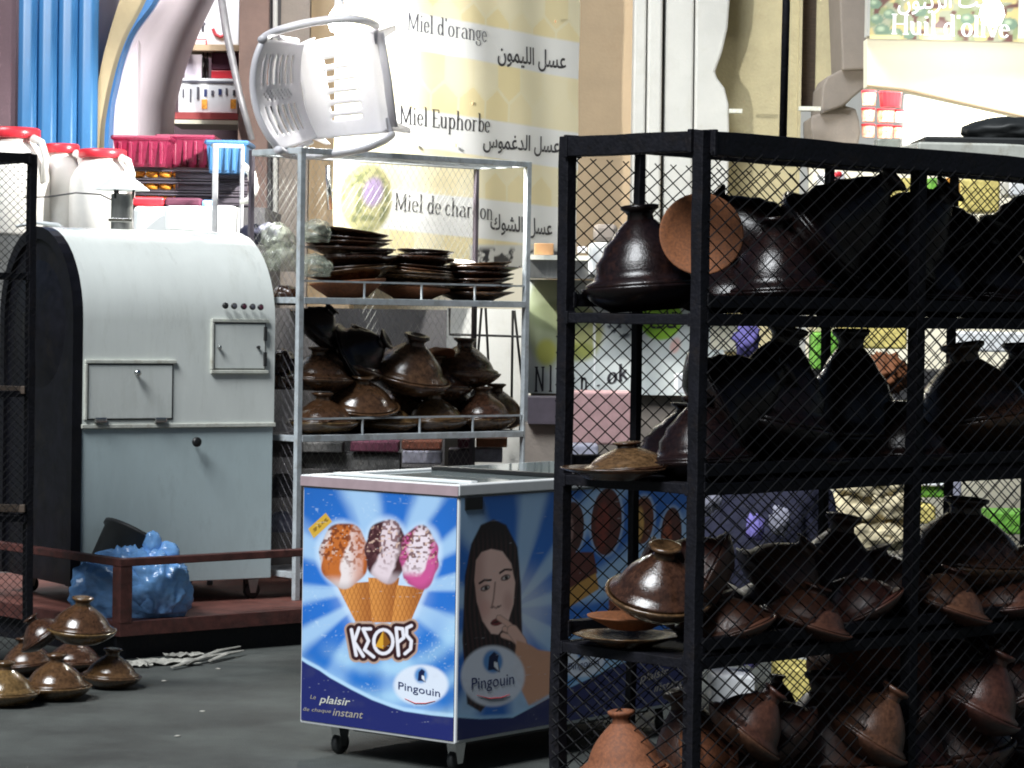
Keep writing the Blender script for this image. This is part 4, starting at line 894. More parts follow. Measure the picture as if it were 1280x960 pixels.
def wire_mesh(par, plane_pts, cell, rad, m, name='wire_mesh', slant=1.0):
    """diamond mesh filling a rectangle: plane_pts = origin, x axis vector, z axis vector"""
    o, ax, az = (Vector(p) for p in plane_pts); L_, H_ = ax.length, az.length; ex, ez = ax/L_, az/H_; n = ex.cross(ez)*rad
    vs, fs = [], []; cw, ch = cell
    def seg(p, q):
        d = (q-p); t = d.normalized(); s_ = (ex*0+t.cross(n)).normalized()*rad; k = len(vs)
        for c in (p, q): vs.extend([tuple(c+s_), tuple(c+n), tuple(c-s_), tuple(c-n)])
        fs.extend([(k, k+1, k+5, k+4), (k+1, k+2, k+6, k+5), (k+2, k+3, k+7, k+6), (k+3, k, k+4, k+7)])
    sl = ch/cw
    for sgn in (1, -1):
        i = -int(H_/ch)-2
        while i*cw < L_+H_/sl+cw:
            # line z = sgn*sl*(x-x0)
            x0 = i*cw; pts = []
            xa, xb = (x0, x0+H_/sl) if sgn > 0 else (x0-H_/sl, x0); A_, B_ = max(0, xa), min(L_, xb)
            if B_-A_ > cw*.1:
                za = sl*(A_-x0) if sgn > 0 else sl*(x0-A_); zb_ = sl*(B_-x0) if sgn > 0 else sl*(x0-B_)
                off = n*(.9*sgn)
                seg(o+ex*A_+ez*za+off, o+ex*B_+ez*zb_+off)
            i += 1
    mb = MB(); mb.v = vs; mb.f = fs; return link(name, mb.mesh(name, m), par, kind='stuff')
wire_mesh(gr, ((0, GD+.012, PZ+.2), (GL, 0, 0), (0, 0, GT-PZ-.21)), (.036, .050), .0008, M['grey_wire'])
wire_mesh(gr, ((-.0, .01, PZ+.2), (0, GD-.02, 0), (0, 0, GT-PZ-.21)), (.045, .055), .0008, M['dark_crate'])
GS = []
for vv in (372, 545, 716):
    z = zat(373, vv, 11.75); GS.append(z)
    bar(gr, (e_, -.001, z-.012), (GL-e_, -.001, z-.012), .028, Gm, 'shelf_bar'); bar(gr, (0, e_, z-.012), (0, GD-.016, z-.012), .026, Gm, 'shelf_bar'); bar(gr, (GL, e_, z-.012), (GL, GD-.016, z-.012), .026, Gm, 'shelf_bar')
    MB().box(.014, GL-.014, .016, GD-.017, z-.006, z-.002).build('shelf_plate', M['pole_steel'], gr)
    bar(gr, (e_, -.002, z+.072), (GL-e_, -.002, z+.072), .008, Gm, 'guard_rail', 0)
    for k in (.27, .52, .76): bar(gr, (GL*k, -.002, z+.002), (GL*k, -.002, z+.068), .007, Gm, 'guard_upright', 0)
gmat = gr.matrix_basis
def on_rack(mtx, x, y, z): return mtx @ Vector((x, y, z))
def rack_x(u, y, mtx, z=1.4):                    # local x whose column at depth y shows at pixel column u
    o = mtx @ Vector((0, y, z)); e = mtx.to_3x3() @ Vector((1, 0, 0)); k = (u-640)/FPX
    # ignore roll shift: it is small, use the projected value iteratively
    x = 0
    for _ in range(8):
        P = o+e*x; uu, vv = proj(np.array([[P.x, P.y, P.z]])); x += (u-uu[0])*P.y/FPX/ max(.3, e.x)
    return x
# plates
pm = {}
def plate_proto(key, m, prof, wave=0, waves=0):
    pm[key] = MB().lathe(prof, 40, None, wave, waves).mesh('plate', M[m], True)
pp = [(0, 0), (.5, 0), (.55, .03), (.82, .13), (1, .20), (1.01, .225), (.97, .225), (.8, .165), (.5, .06), (0, .045)]
plate_proto('dark', 'brown_glaze', pp, .035, 9); plate_proto('brown', 'brown_glaze', pp); plate_proto('clay', 'bare_clay', [(r_, z*1.35) for r_, z in pp]); plate_proto('pale', 'jug_plastic', pp); plate_proto('spiky', 'dark_glaze', pp, .05, 16)
def plate(key, loc, rad, label, group, tilt=0, rx=0, name='plate', zs=1):
    o = link(name, pm[key]); o.location = loc; o.scale = (rad, rad, rad*zs); o.rotation_euler = (Matrix.Rotation(R_(tilt), 3, 'Y') @ Matrix.Rotation(R_(rx), 3, 'X') @ Matrix.Rotation(random.uniform(0, 6), 3, 'Z')).to_euler()
    return tag(o, label, 'plate', group)
ORD = ['top', 'second', 'third', 'fourth', 'fifth', 'sixth', 'seventh', 'eighth', 'ninth', 'tenth']
def stack(key, u, y, base, n, rpx, dz, desc, group, tilt0=0, tilt1=0, mtx=gmat, shift=0, keyb=None):
    x = rack_x(u, y, mtx); z = base+.003
    for i in range(n):
        t = i/(n-1) if n > 1 else 0; p = on_rack(mtx, x+shift*t+random.uniform(-.009, .009), y, z)
        k = n-1-i; lab = f'{ORD[k]} {"plate from the top " if k else "plate "}{desc}' if k < n-1 else f'lowest plate {desc}'
        plate(keyb if (keyb and i == 0) else key, p, rpx*m_at(p.y)*random.uniform(.92, 1.10), lab, group, tilt0+(tilt1-tilt0)*t+random.uniform(-3, 3), random.uniform(-4, 2)); z += dz
GP = 'plates stacked on the grey rack'
stack('dark', 440, .20, GS[0]+.075, 8, 52, .026, 'of the tall leaning dark stack on the grey rack', GP, -10, 9, shift=-.03)
x = rack_x(436, .17, gmat); plate('clay', on_rack(gmat, x, .17, GS[0]+.002), 50*m_at(11.6), 'large bare orange clay bowl under the leaning dark stack', GP, -5, 0, 'clay_bowl', 1.5)
stack('brown', 514, .19, GS[0], 8, 50, .020, 'of the middle brown stack on the grey rack', GP, 0, 3, keyb='clay')
stack('spiky', 530, .30, GS[0]+.16, 4, 32, .012, 'of the scalloped stack behind the middle one', GP)
stack('dark', 592, .17, GS[0], 7, 49, .021, 'of the right dark stack on the grey rack', GP, 0, -2)
stack('pale', 398, .33, GS[0]+.22, 3, 24, .018, 'of the small pale stack by the left mesh', GP, 8, 14)
x = rack_x(573, .25, gmat); plate('pale', on_rack(gmat, x, .25, GS[0]+.165), 22*m_at(11.8), 'single pale plate lying on the right dark stack', GP, 3, 8)
for i, (u, v, y, rr, lb) in enumerate(((392, 292, .15, .07, 'crumpled pale green bag right behind the left rack post, upper'), (392, 335, .12, .075, 'crumpled pale green bag standing on the upper grey shelf'))):
    p = on_rack(gmat, rack_x(u, y, gmat), y, 0); p.z = W(u, v, p.y).z; tag(blob('plastic_bag', 'clear_bag', p, rr, .08, .06, 20+i, .22, 2.2, 4), lb, 'bag')
# tagines of the lower shelf
GTG = 'tagines on the lower shelf of the grey rack'
for kind, u, v, y, rpx, lb, tl, rx, zs in (
    ('amber', 405, 540, .14, 37, 'bright amber tagine in the front left corner of the grey rack', 0, 0, 1),
    ('amber', 483, 541, .15, 33, 'amber tagine low behind the guard rail, second from the left', 0, 0, .9),
    ('amber', 545, 541, .15, 34, 'glossy tagine with white shine right of the rack centre', 0, 0, 1.05),
    ('brown', 604, 540, .15, 34, 'dark tagine in the front right corner of the grey rack', 0, 0, 1.1),
    ('amber', 450, 519, .17, 40, 'amber tagine tipped forward on the front left pair', 6, 14, .95),
    ('brown', 398, 488, .24, 37, 'brown tagine above the front left one with its rim lit', 2, 0, 1),
    ('brown', 508, 488, .20, 43, 'largest brown tagine in the centre with pale curved rim', 12, 10, 1.15),
    ('brown', 580, 482, .26, 37, 'reddish brown tagine high on the right of the lower shelf', 2, 0, 1.1),
    ('brown', 500, 538, .33, 40, 'shaded tagine behind the amber one in the second row', 0, 0, 1),
    ('brown', 565, 538, .34, 40, 'shaded tagine at the back right of the lower shelf', 0, 0, 1),
    ('dark', 430, 452, .27, 36, 'dark tagine lying on its side high on the left', 62, 10, 1),
    ('brown', 440, 538, .30, 40, 'shaded brown tagine at the back left of the lower shelf', 0, 0, 1.15),
    ('brown', 622, 538, .28, 32, 'narrow brown tagine against the right end of the lower shelf', 0, 0, 1.2),
    ('brown', 545, 500, .28, 38, 'brown tagine between the largest and the reddish one', 0, 0, 1),
    ('brown', 432, 470, .29, 40, 'reddish tagine at the upper left touching the dark one on its side', 20, 0, 1.1),
    ('dark', 385, 420, .30, 30, 'small dark tagine jammed under the upper grey shelf', 40, 0, .9)):
    p = on_rack(gmat, rack_x(u, y, gmat), y, 0); p.z = W(u, v, p.y).z
    o = tagine(kind, p, rpx*m_at(p.y)*1.28, lb, GTG, tl, rx, zs=zs*.86)
    if v > 535: rest(o, GS[1]-.001)
x = rack_x(537, .26, gmat); p = on_rack(gmat, x, .26, 0); p.z = W(537, 442, p.y).z; plate('clay', p, 32*m_at(11.8), 'brown bowl tipped over above the largest tagine', GTG, 150, 20, 'clay_bowl', 1.5)
# upper left: goods seen through the side mesh of the grey rack
SG = 'goods against the left side of the grey rack'
for i, (u, v, rr, m, nm, lb) in enumerate(((316, 296, .06, 'navy_cloth', 'wrapped_bundle', 'navy bundle with white specks left of the grey rack'), (336, 292, .05, 'pale_cloth', 'wrapped_bundle', 'pale blue speckled bundle beside the navy one'), (352, 325, .09, 'clear_bag', 'plastic_bag', 'large clear greenish bag hanging left of the grey rack'), (345, 300, .08, 'clear_bag', 'plastic_bag', 'smaller clear bag above the large greenish one'), (356, 372, .06, 'brown_glaze', 'clay_pot', 'brown pot under the clear bags at the rack side'), (352, 455, .07, 'brown_glaze', 'clay_pot', 'round brown pot halfway up beside the machine'), (350, 478, .055, 'amber_glaze', 'clay_pot', 'shiny amber pot at the machine edge'), (350, 560, .07, 'book_grey', 'wrapped_bundle', 'grey bundle low between machine and rack'), (352, 655, .06, 'pale_cloth', 'wrapped_bundle', 'pale crumpled bundle near the platform between machine and rack'), (350, 610, .07, 'book_grey', 'wrapped_bundle', 'dark grey bundle above the pale crumpled one'))):
    p = W(u, v, 12.15); k = rr
    tag(blob(nm, m, p, k, k, k*.9, 40+i, .18, 2.2, 4), lb, 'bag' if 'bag' in nm else 'bundle' if 'bundle' in nm else 'pot')
sblock('screen', 'flat dark panel behind the tagines of the grey rack', 'screen', 372, 386, 556, 700, 13.3, .04, M['dark_wall'], ground=True)  # thin dark panel filling the background of the tagine shelf
sblock('screen', 'flat dark panel behind the grey rack and machine', 'screen', 306, 385, 372, 760, 12.9, .05, M['dark_wall'], ground=True)  # second dark panel, closing the gap between machine and rack
# books under the lower shelf
BK = 'packets stacked under the lower grey shelf'
for i, (u0, u1, v0, v1, m, lb) in enumerate(((378, 428, 553, 566, 'book_grey', 'dark grey packet at the left under the lower shelf'), (438, 498, 552, 565, 'book_maroon', 'maroon packet under the lower shelf'), (502, 552, 551, 562, 'red_clay', 'brown speckled packet under the middle of the lower shelf'), (572, 592, 549, 560, 'book_maroon', 'narrow red packet at the right under the lower shelf'), (595, 634, 548, 559, 'red_clay', 'reddish packet furthest right under the lower shelf'), (376, 500, 567, 588, 'book_grey', 'long grey fluffy packet just above the freezer lid'), (503, 552, 564, 580, 'pale_cloth', 'pale grey packet above the back of the freezer'), (560, 588, 562, 582, 'dark_crate', 'dark packet above the far freezer pane'), (590, 628, 561, 578, 'pale_cloth', 'pale packet above the far right of the freezer'))):
    foam(u0, v0, u1, v1, 12.95+.02*(i % 3), lb, .2, m, 'goods_packet', 'packet', .006, BK)
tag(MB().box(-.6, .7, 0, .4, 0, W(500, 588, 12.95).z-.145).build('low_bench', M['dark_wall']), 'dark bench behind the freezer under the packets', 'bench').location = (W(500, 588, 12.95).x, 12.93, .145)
# ============================================================ HONEY BANNER
b0, b1 = W(415, 300, 12.5), W(723, 100, 14.4)
BP = Plane((b0.x, b0.y, 0), (b1.x-b0.x, b1.y-b0.y, 0))
BLn = math.hypot(b1.x-b0.x, b1.y-b0.y)
BT = W(500, -90, 12.5).z; BB = W(600, 330, 13).z
def wavy(a, b): return .007*np.sin(a*5.2+1.2)+.003*np.sin(a*13+b*2)+.003*np.sin(b*9+a*3)
def row_v(u, v0, sl): return v0+(u-500)*sl
def banner_print(U, V, A, B):
    base = np.array(lin(252, 243, 208))
    img = np.tile(base, (len(U), 1))
    # honeycomb cells in the plane
    s_ = .135; x = A/s_; y = (B+.07)/s_
    def cell(ox, oy):
        X = (x+ox) % 1.732-.866; Y = (y+oy) % 3-1.5; return np.maximum(np.abs(X), np.abs(X)*.5+np.abs(Y)*.866), np.floor((x+ox)/1.732)*7+np.floor((y+oy)/3)*13+ox*5
    d1, i1 = cell(0, 0); d2, i2 = cell(.866, 1.5); d = np.minimum(d1, d2); idc = np.where(d1 < d2, i1, i2)
    tint = (np.sin(idc*12.9)*43758.5) % 1
    img = over(img, sm(.30, .9, tint)*.42*(d < .80), lin(244, 218, 132)); img = over(img, sm(.78, .84, d)*.55, lin(250, 240, 200))
    img = over(img, sm(.35, .75, fbm(A*3, B*3))*.25, lin(250, 240, 205))
    for v0, hh, sl in ((12, 46, .185), (133, 47, .150), (238, 50, .105)):
        vm = V-(v0+(U-500)*sl); img = over(img, sm(-1, 1, vm)*sm(1, -1, vm-hh)*sm(498-30, 500-26, U), lin(246, 247, 246))
    # thistle picture by the third line
    img = over(img, ell(U, V, 458, 248, 34, 44, 0, 6), lin(168, 165, 120)); img = over(img, ell(U, V, 458, 248, 30, 40, 0, 6)*sm(.35, .65, fbm(U/8, V/8)), lin(110, 116, 78))
    img = over(img, ell(U, V, 466, 240, 13, 18, 10, 8), lin(150, 132, 168)); img = over(img, ell(U, V, 434, 262, 8, 26, 15, 5)*.6, lin(205, 200, 150))
    # black and white pictures at the foot
    m = sm(.50, .60, fbm(U/9, V/13))*sm(306, 314, V-(U-600)*.02)*sm(585, 592, U); img = over(img, sm(304, 308, V)*sm(585, 588, U), lin(225, 225, 220)); img = over(img, m, lin(28, 28, 38))
    return img
bn = thing('honey_banner', 'yellow honeycomb banner listing honeys in French and Arabic beside the lamp', 'banner')
print_sheet('banner_sheet', BP, 0, BLn, BB, BT, .006, banner_print, M['print_matte'], bn, disp=wavy)
wv = lambda a, b: float(wavy(np.array(a), np.array(b)))
Bk = dict(off=.006, surf=wv)
def bl(txt, p0, p1, h, gl=None, m='soft_ink', **k): lettering(txt, BP, p0, p1, h, M[m], bn, .0015, glyphs=gl, surf=wv, **k)
bl('', (509, 37), (607, 53), 21, serif("Miel d'orange", .06, .022)); bl('', (501, 154), (611, 166), 22, serif('Miel Euphorbe', .072, .026), 'ink'); bl('', (495, 262), (613, 275), 21, serif('Miel de chardon', .072, .026), 'ink')
AS = 'FECB FEB4 FEDE'
bl(arabic(AS+' _ FE8D FEDF FEE0 FEF4 FEE4 FEEE FEE5'), (621, 75), (708, 86), 21, None, 'ink', bold=.012)
bl(arabic(AS+' _ FE8D FEDF FEAA FECF FEE4 FEEE FEB1'), (602, 184), (700, 191), 19, None, 'ink', bold=.012)
bl(arabic(AS+' _ FE8D FEDF FEB8 FEEE FED9'), (610, 286), (692, 294), 19, None, 'ink', bold=.012)
# eyelets at its edge
for u, v in ((692, 27), (588, 129), (568, 182), (518, 178)):
    a, b = BP.hit(u, v); MB().box(-.004, .004, -.003, .003, -.007, .007, Matrix.Translation(BP.at(a, b, .01))).build('stain', M['bottle_tan'], bn)
# ============================================================ LAMP BY THE CHAIR
def bulb(label, loc, r_, power, color=(1, .985, .94), soft=.03):
    t = thing('light_bulb', label, 'lamp', loc)
    MB().lathe([(0, -r_), (r_*.7, -r_*.75), (r_, 0), (r_*.8, r_*.7), (r_*.4, r_*1.3)], 20).build('glass', M['lamp_glow'], t, smooth=True)
    MB().lathe([(r_*.42, r_*1.3), (r_*.42, r_*2.4), (r_*.2, r_*2.6), (0, r_*2.6)], 16).build('socket', M['foam_white'], t, smooth=True)
    MB().tube([(0, 0, r_*2.6), (0, 0, 1.6)], .004, 6).build('cord', M['foam_white'], t)
    l = lamp('bulb_light', 'POINT', power, (0, 0, -r_*1.9), color, soft); l.parent = t; return t
bulb('glaring white bulb hanging just above the tipped white chair', W(424, 28, 12.17), .052, 210)
bulb('glaring bulb in front of the olive oil sign', W(1240, 18, 13.3), .06, 14)
# tubes of the shops (they light what is inside; one in each shop)
lamp('shop_light', 'AREA', 22, W(250, -150, 14.5), (1, .95, 1.0), 1.0).rotation_euler = (R_(-15), 0, 0)
lamp('shop_light', 'AREA', 95, (2.6, 15.6, 2.75), (1, .97, .88), 1.6)
# ============================================================ CHAIR
ch = thing('plastic_chair', 'white slotted plastic armchair tipped on its side on the grey rack', 'chair')
def chair_parts():
    from mathutils import noise as mn
    m = M['white_plastic']
    # seat: local X width (-.22...22), Y front, Z up ; 6 slots run front to back
    def sheet(name, f, nu, nv, hole, th=.006):
        bm = bmesh.new(); vs = [[bm.verts.new(f(i/nu, j/nv)) for j in range(nv+1)] for i in range(nu+1)]
        for i in range(nu):
            for j in range(nv):
                if not hole(i, j): bm.faces.new((vs[i][j], vs[i+1][j], vs[i+1][j+1], vs[i][j+1]))
        me = bpy.data.meshes.new(name); bm.to_mesh(me); bm.free(); me.materials.append(m); me.polygons.foreach_set('use_smooth', [True]*len(me.polygons))
        o = link(name, me, ch); s = o.modifiers.new('s', 'SOLIDIFY'); s.thickness = th; s.offset = 0; return o
    def seat(u, v):
        x = (u-.5)*.43; y = -.20+.41*v; k = .95+.08*v
        z = .018*(abs(u-.5)*2)**2-.02*math.sin(math.pi*v)+(-.03*max(0, v-.88)/.12)
        if v > .9: z -= .012
        return (x*k, y, z)
    sheet('seat', seat, 34, 30, lambda i, j: 9 <= j <= 19 and 7 <= i <= 27 and (i-7) % 4 < 1.5 and (i-7)//4 <= 5)
    def back(u, v):
        w_ = .40+.06*v; a = (u-.5)*2; x = a*w_/2*(1+.0*v); h = .02+.40*v-.05*v*a*a*a*a
        return (x, -.20-.075*v-.03*v*v+.075*a*a*(.6+.4*v), h)
    sheet('backrest', back, 40, 40, lambda i, j: ((5 <= i <= 15 or 24 <= i <= 34) and 8 <= j <= 33 and (j-8) % 5 < 2) or (18 <= i <= 21 and 10 <= j <= 32 and (i+j) % 3 == 0))
    # rolled rim along the back top and arms
    rim = [back(u/24, 1) for u in range(25)]
    MB().tube([(x, y, z) for x, y, z in rim], .017, 10, flat=.7).build('top_rail', m, ch, smooth=True)
    for s in (-1, 1):
        pts = [(s*.228, -.232, .40), (s*.245, -.235, .31), (s*.262, -.20, .245), (s*.275, -.08, .228), (s*.275, .06, .225), (s*.268, .15, .215), (s*.255, .19, .17), (s*.245, .205, .08), (s*.232, .205, 0)]
        P = []                                   # smooth the poly line
        for i in range(len(pts)-1):
            a, b = Vector(pts[i]), Vector(pts[i+1]); P += [a, (a*3+b)/4, (a+b)/2, (a+b*3)/4]
        P.append(Vector(pts[-1]))
        for _ in range(3): P = [P[0]]+[(P[i-1]+P[i]*2+P[i+1])/4 for i in range(1, len(P)-1)]+[P[-1]]
        MB().tube(P, .023, 10, flat=.75).build('armrest', m, ch, smooth=True)
        MB().tube([(s*.215, -.19, .03), (s*.235, -.22, .16), (s*.25, -.235, .26)], [.022, .018, .016], 8, flat=.5).build('back_post', m, ch, smooth=True)
        for y, ty in ((.19, .20), (-.18, -.24)):
            leg = MB()
            a, b = (s*.205, y, .0), (s*.235, ty, -.38)
            for (ox, oy) in ((0, -.0), ):
                wx, wy = -s*.05, (-.05 if y > 0 else .05)
                leg.prism([(a[0], a[1], a[2]), (a[0]+wx, a[1], a[2]), (b[0]+wx*.45, b[1], b[2]), (b[0], b[1], b[2])], (0, .005 if y < 0 else -.005, 0))
                leg.prism([(a[0], a[1], a[2]), (a[0], a[1]+wy, a[2]), (b[0], b[1]+wy*.45, b[2]), (b[0], b[1], b[2])], (-s*.005, 0, 0))
            leg.build('leg', m, ch)
    MB().tube([(-.2, .212, -.028), (0, .216, -.034), (.2, .212, -.028)], .022, 8, flat=.35, up=(0, 0, 1)).build('front_rail', m, ch, smooth=True)
chair_parts()
tz = R_(12)
Zc = Vector((-math.sin(tz), -math.cos(tz), -.10)).normalized(); Xc = Vector((.14, 0, -1)).normalized(); Yc = Zc.cross(Xc).normalized(); Xc = Yc.cross(Zc)
Rm = Matrix((Xc, Yc, Zc)).transposed()
ch.rotation_euler = Rm.to_euler(); ch.location = W(428, 108, 12.05); ch.scale = (1.03, .91, .97)
# ============================================================ SIGNS AND GOODS BETWEEN THE RACKS
ss = thing('shop_counter_sign', 'white signboard with green yellow patches and part of a printed name', 'sign', (W(765, 490, 12.9).x, 12.9, 0))
SP = Plane(W(660, 420, 12.9), (1, 0, 0))
def sign_print(U, V, A, B):
    img = np.tile(np.array(lin(202, 208, 206)), (len(U), 1))
    img = over(img, sm(.4, .7, fbm(U/30, V/30))*.3, lin(225, 228, 224))
    for cx, cy, rx, ry, c in ((728, 415, 26, 32, (168, 168, 92)), (684, 400, 26, 60, (176, 186, 140)), (722, 440, 22, 12, (140, 146, 70)), (683, 440, 13, 16, (190, 190, 80)), (700, 395, 40, 20, (150, 160, 120))): img = over(img, ell(U, V, cx, cy, rx, ry, 0, 8)*.85, lin(*c))
    img = over(img, ell(U, V, 826, 398, 27, 27, 0, 2), lin(150, 200, 60)); img = over(img, sm(1.5, .5, np.abs(U-743))*sm(385, 395, V)*sm(492, 488, V), lin(250, 250, 250))
    img = over(img, ell(U, V, 844, 432, 6, 10, 20, 4)*.8, lin(220, 170, 160)); img = over(img, sm(.62, .72, vnoise(U/6, V/6))*ell(U, V, 775, 405, 18, 20, 0, 6), lin(70, 75, 85))
    return img
ax = SP.hit(905, 400)[0]
print_sheet('sign_face', SP, 0, ax, SP.hit(700, 492)[1], SP.hit(700, 350)[1], .006, sign_print, M['print_matte'], ss)
block('sign_box', 661, 351, 904, 491, 12.91, .08, M['white_wall'], ss); block('sign_box', 661, 492, 904, 800, 12.95, .1, M['stone_grey'], ss)
for t_, p0, p1, h in (('N l', (668, 489), (690, 489), 30), ('t n', (714, 489), (734, 489), 26), ('. ok', (746, 483), (785, 474), 20)): lettering('', SP, p0, p1, h, M['ink'], ss, glyphs=serif(t_.replace('ok', 'ok'), .1, .04))
lettering(arabic('FED7 FE8E FE95'), SP, (812, 410), (846, 410), 20, M['ink'], ss, bold=.01)
foam(736, 303, 790, 345, 12.6, 'square white tub seen through the upper mesh of the dark rack', .15, 'foam_white', 'white_tub', 'tub')
foam(742, 280, 772, 302, 12.62, 'grey lidded box standing on the white tub', .12, 'stone_grey', 'lidded_box', 'box')
foam(668, 304, 692, 319, 12.7, 'small tan box on the counter beside the banner', .12, 'bottle_tan', 'small_box', 'box', .004)
foam(722, 308, 734, 316, 12.7, 'small white bag beside the white tub', .1, 'white_plastic', 'small_bag', 'bag', .004)
sblock('counter', 'grey steel shop counter under the small tan box', 'counter', 660, 326, 905, 349, 12.7, .5, M['steel'])
sblock('shelf_board', 'pale upper board over the grey shop counter', 'shelf', 662, 319, 735, 325, 12.66, .3, M['trim_pale'])
sblock('dark_case', 'black case under the signboard between the two racks', 'case', 660, 497, 700, 530, 12.3, .3, M['dark_crate'])
sblock('grey_case', 'tall grey case behind the freezer between the racks', 'case', 655, 530, 705, 760, 12.35, .3, M['stone_grey'])
foam(706, 490, 800, 556, 11.9, 'stack of dusty pink packets behind the mesh', .3, 'pink_goods', 'pink_packets', 'packets', .01)
foam(706, 556, 748, 590, 11.6, 'pale blue packet under the pink ones', .2, 'pale_cloth', 'blue_packet', 'packet', .01)
foam(846, 468, 876, 492, 12.2, 'white carton right of the green oval sign', .2, 'white_paper', 'carton', 'box', .004)
hg = thing('hanging_frame', 'black wire frame with straps hanging at the right of the grey rack', 'frame', (W(620, 400, 13.05).x, 13.05, 0))
li = local(hg)
for pts in (((562, 385), (562, 418), (663, 421), (664, 380)), ((602, 385), (597, 450)), ((607, 385), (614, 520)), ((641, 388), (639, 540)), ((643, 388), (655, 500)), ((656, 418), (650, 540))):
    MB().tube([li @ W(u, v, 13.05) for u, v in pts], .007, 6).build('strap', M['black_plastic'], hg)
sblock('white_board', 'white board behind the black hanging straps', 'board', 557, 386, 662, 600, 13.6, .05, M['white_wall'])
tag(MB().tube([W(410, 207, 12.3), W(411, 235, 12.3), W(413, 262, 12.3)], .012, 8).build('metal_chain', M['chrome'], smooth=True), 'metal chain hanging inside the upper part of the grey rack', 'chain')
# right market goods seen through the dark rack
nv = tag(blob('draped_cloth', 'navy_cloth', W(958, 720, 9.9), .27, .2, .43, 61, .25, 2, 5), 'dark navy cloth bundle right of the freezer', 'cloth')
for i, (u, v, r_, m, lb) in enumerate(((930, 800, .05, 'violet_cloth', 'violet cloth patch low right of the freezer'), (944, 660, .028, 'violet_cloth', 'small violet cloth tag on the navy bundle'), (889, 622, .032, 'pale_cloth', 'pale flowered scrap at the top of the navy bundle'), (975, 650, .03, 'pale_cloth', 'pale scrap at the right of the navy bundle'), (934, 424, .04, 'violet_cloth', 'dark blue wrap between the second shelf tagines'))):
    tag(blob('cloth_scrap', m, W(u, v, 9.5), r_, .02, r_*1.5, 70+i, .6, 3, 3, False), lb, 'cloth')
MG = [ # u0 v0 u1 v1 d material label
 (1028, 215, 1056, 245, 13.0, 'white_paper', 'white packet seen under the top rail of the dark rack'), (1044, 214, 1053, 221, 12.8, 'red_plastic', 'tiny red packet on the white one'),
 (1086, 222, 1142, 275, 13.0, 'yellow_goods', 'pale yellow goods glimpsed between two big leaning cones'), (1162, 222, 1182, 246, 12.9, 'green_goods', 'bright green goods glimpsed right of the thick post'),
 (1182, 222, 1197, 246, 12.9, 'orange_goods', 'orange goods beside the bright green ones'), (1162, 246, 1196, 280, 13.0, 'white_paper', 'white goods below the green and orange ones'),
 (1200, 224, 1250, 265, 12.9, 'yellow_goods', 'yellow orange goods at the right of the top shelf'), (1262, 222, 1290, 245, 12.9, 'white_paper', 'white packet at the far right of the top shelf'),
 (1018, 398, 1048, 416, 12.8, 'sack', 'tan goods above the green ones on the second level'), (1018, 416, 1048, 462, 12.7, 'green_goods', 'green vegetables seen on the second level'),
 (1052, 398, 1134, 436, 12.9, 'yellow_goods', 'pale mixed goods on the second level behind the mesh'), (1196, 415, 1290, 440, 12.9, 'white_paper', 'white goods strip at the far right of the second level'),
 (885, 395, 944, 440, 12.9, 'cream_wall', 'cream cabinet door behind the second level'), (1144, 576, 1182, 594, 11.6, 'white_paper', 'white sign with dark letters at the third level'),
 (1144, 594, 1182, 604, 11.6, 'green_goods', 'green crate strip under the white sign'), (1144, 604, 1182, 608, 11.58, 'white_paper', 'thin white strip between two green crates'), (1144, 608, 1182, 622, 11.6, 'green_goods', 'lower green crate strip under the white sign'),
 (1184, 576, 1202, 605, 11.7, 'green_goods', 'green leaves right of the rear post'), (1182, 600, 1202, 622, 11.6, 'pale_cloth', 'pale blue packet beside the green leaves'),
 (1238, 640, 1290, 668, 11.7, 'green_goods', 'green leaves at the far right of the third level'), (1142, 632, 1170, 655, 11.5, 'yellow_goods', 'yellow white goods behind the third level'),
 (1018, 745, 1112, 870, 11.2, 'white_wall', 'white box behind the lowest level of the dark rack'), (1000, 755, 1028, 880, 11.1, 'white_wall', 'narrow white board behind the rear post'),
 (890, 845, 944, 885, 9.4, 'white_paper', 'white tray on the ground right of the freezer'), (972, 835, 1018, 880, 9.5, 'yellow_goods', 'pale yellow packet behind the small cone')]
for u0, v0, u1, v1, d, m, lb in MG:
    foam(u0, v0, u1, v1, d, lb, .25, m, 'market_goods', 'goods', .01)
kp = Plane(W(1146, 590, 11.59), (1, 0, 0)); kt = thing('price_card', 'small printed card with dark handwriting over green crates', 'card', W(1162, 590, 11.59))
lettering('Kcw', kp, (1147, 590), (1178, 590), 12, M['ink'], kt, .004)
li = local(kt); a = W(1145, 593, 11.594); b = W(1181, 577, 11.594); MB().box(a.x, b.x, 11.592, 11.596, a.z, b.z, li).build('card', M['white_paper'], kt)
for i, (u, v, a_, s_) in enumerate(((1085, 606, .13, .05), (1065, 640, .14, .055), (1108, 632, .12, .055), (1082, 670, .17, .06), (1120, 668, .1, .05))):
    tag(blob('woven_sack', 'sack', W(u, v, 10.9), a_, .1, s_*1.4, 90+i, .3, 3, 4), ('topmost bright woven sack behind the third level', 'left woven sack under the topmost one', 'right woven sack under the topmost one', 'wide lower woven sack behind the leaning cone', 'small woven sack touching the thick post')[i], 'sack')
sblock('market_wall', 'bright cream wall behind the goods on the right', 'wall', 1010, 190, 1500, 900, 14.2, .2, M['cream_wall'], ground=True)
sblock('market_counter', 'dark counter carrying the goods on the right', 'counter', 1015, 465, 1400, 575, 13.0, .6, M['dark_wall'])
tag(blob('red_bundle', 'bare_clay', W(1106, 468, 8.75), .065, .05, .06, 120, .45, 5, 4, False), 'orange red lattice bundle hanging between second level tagines', 'bundle')
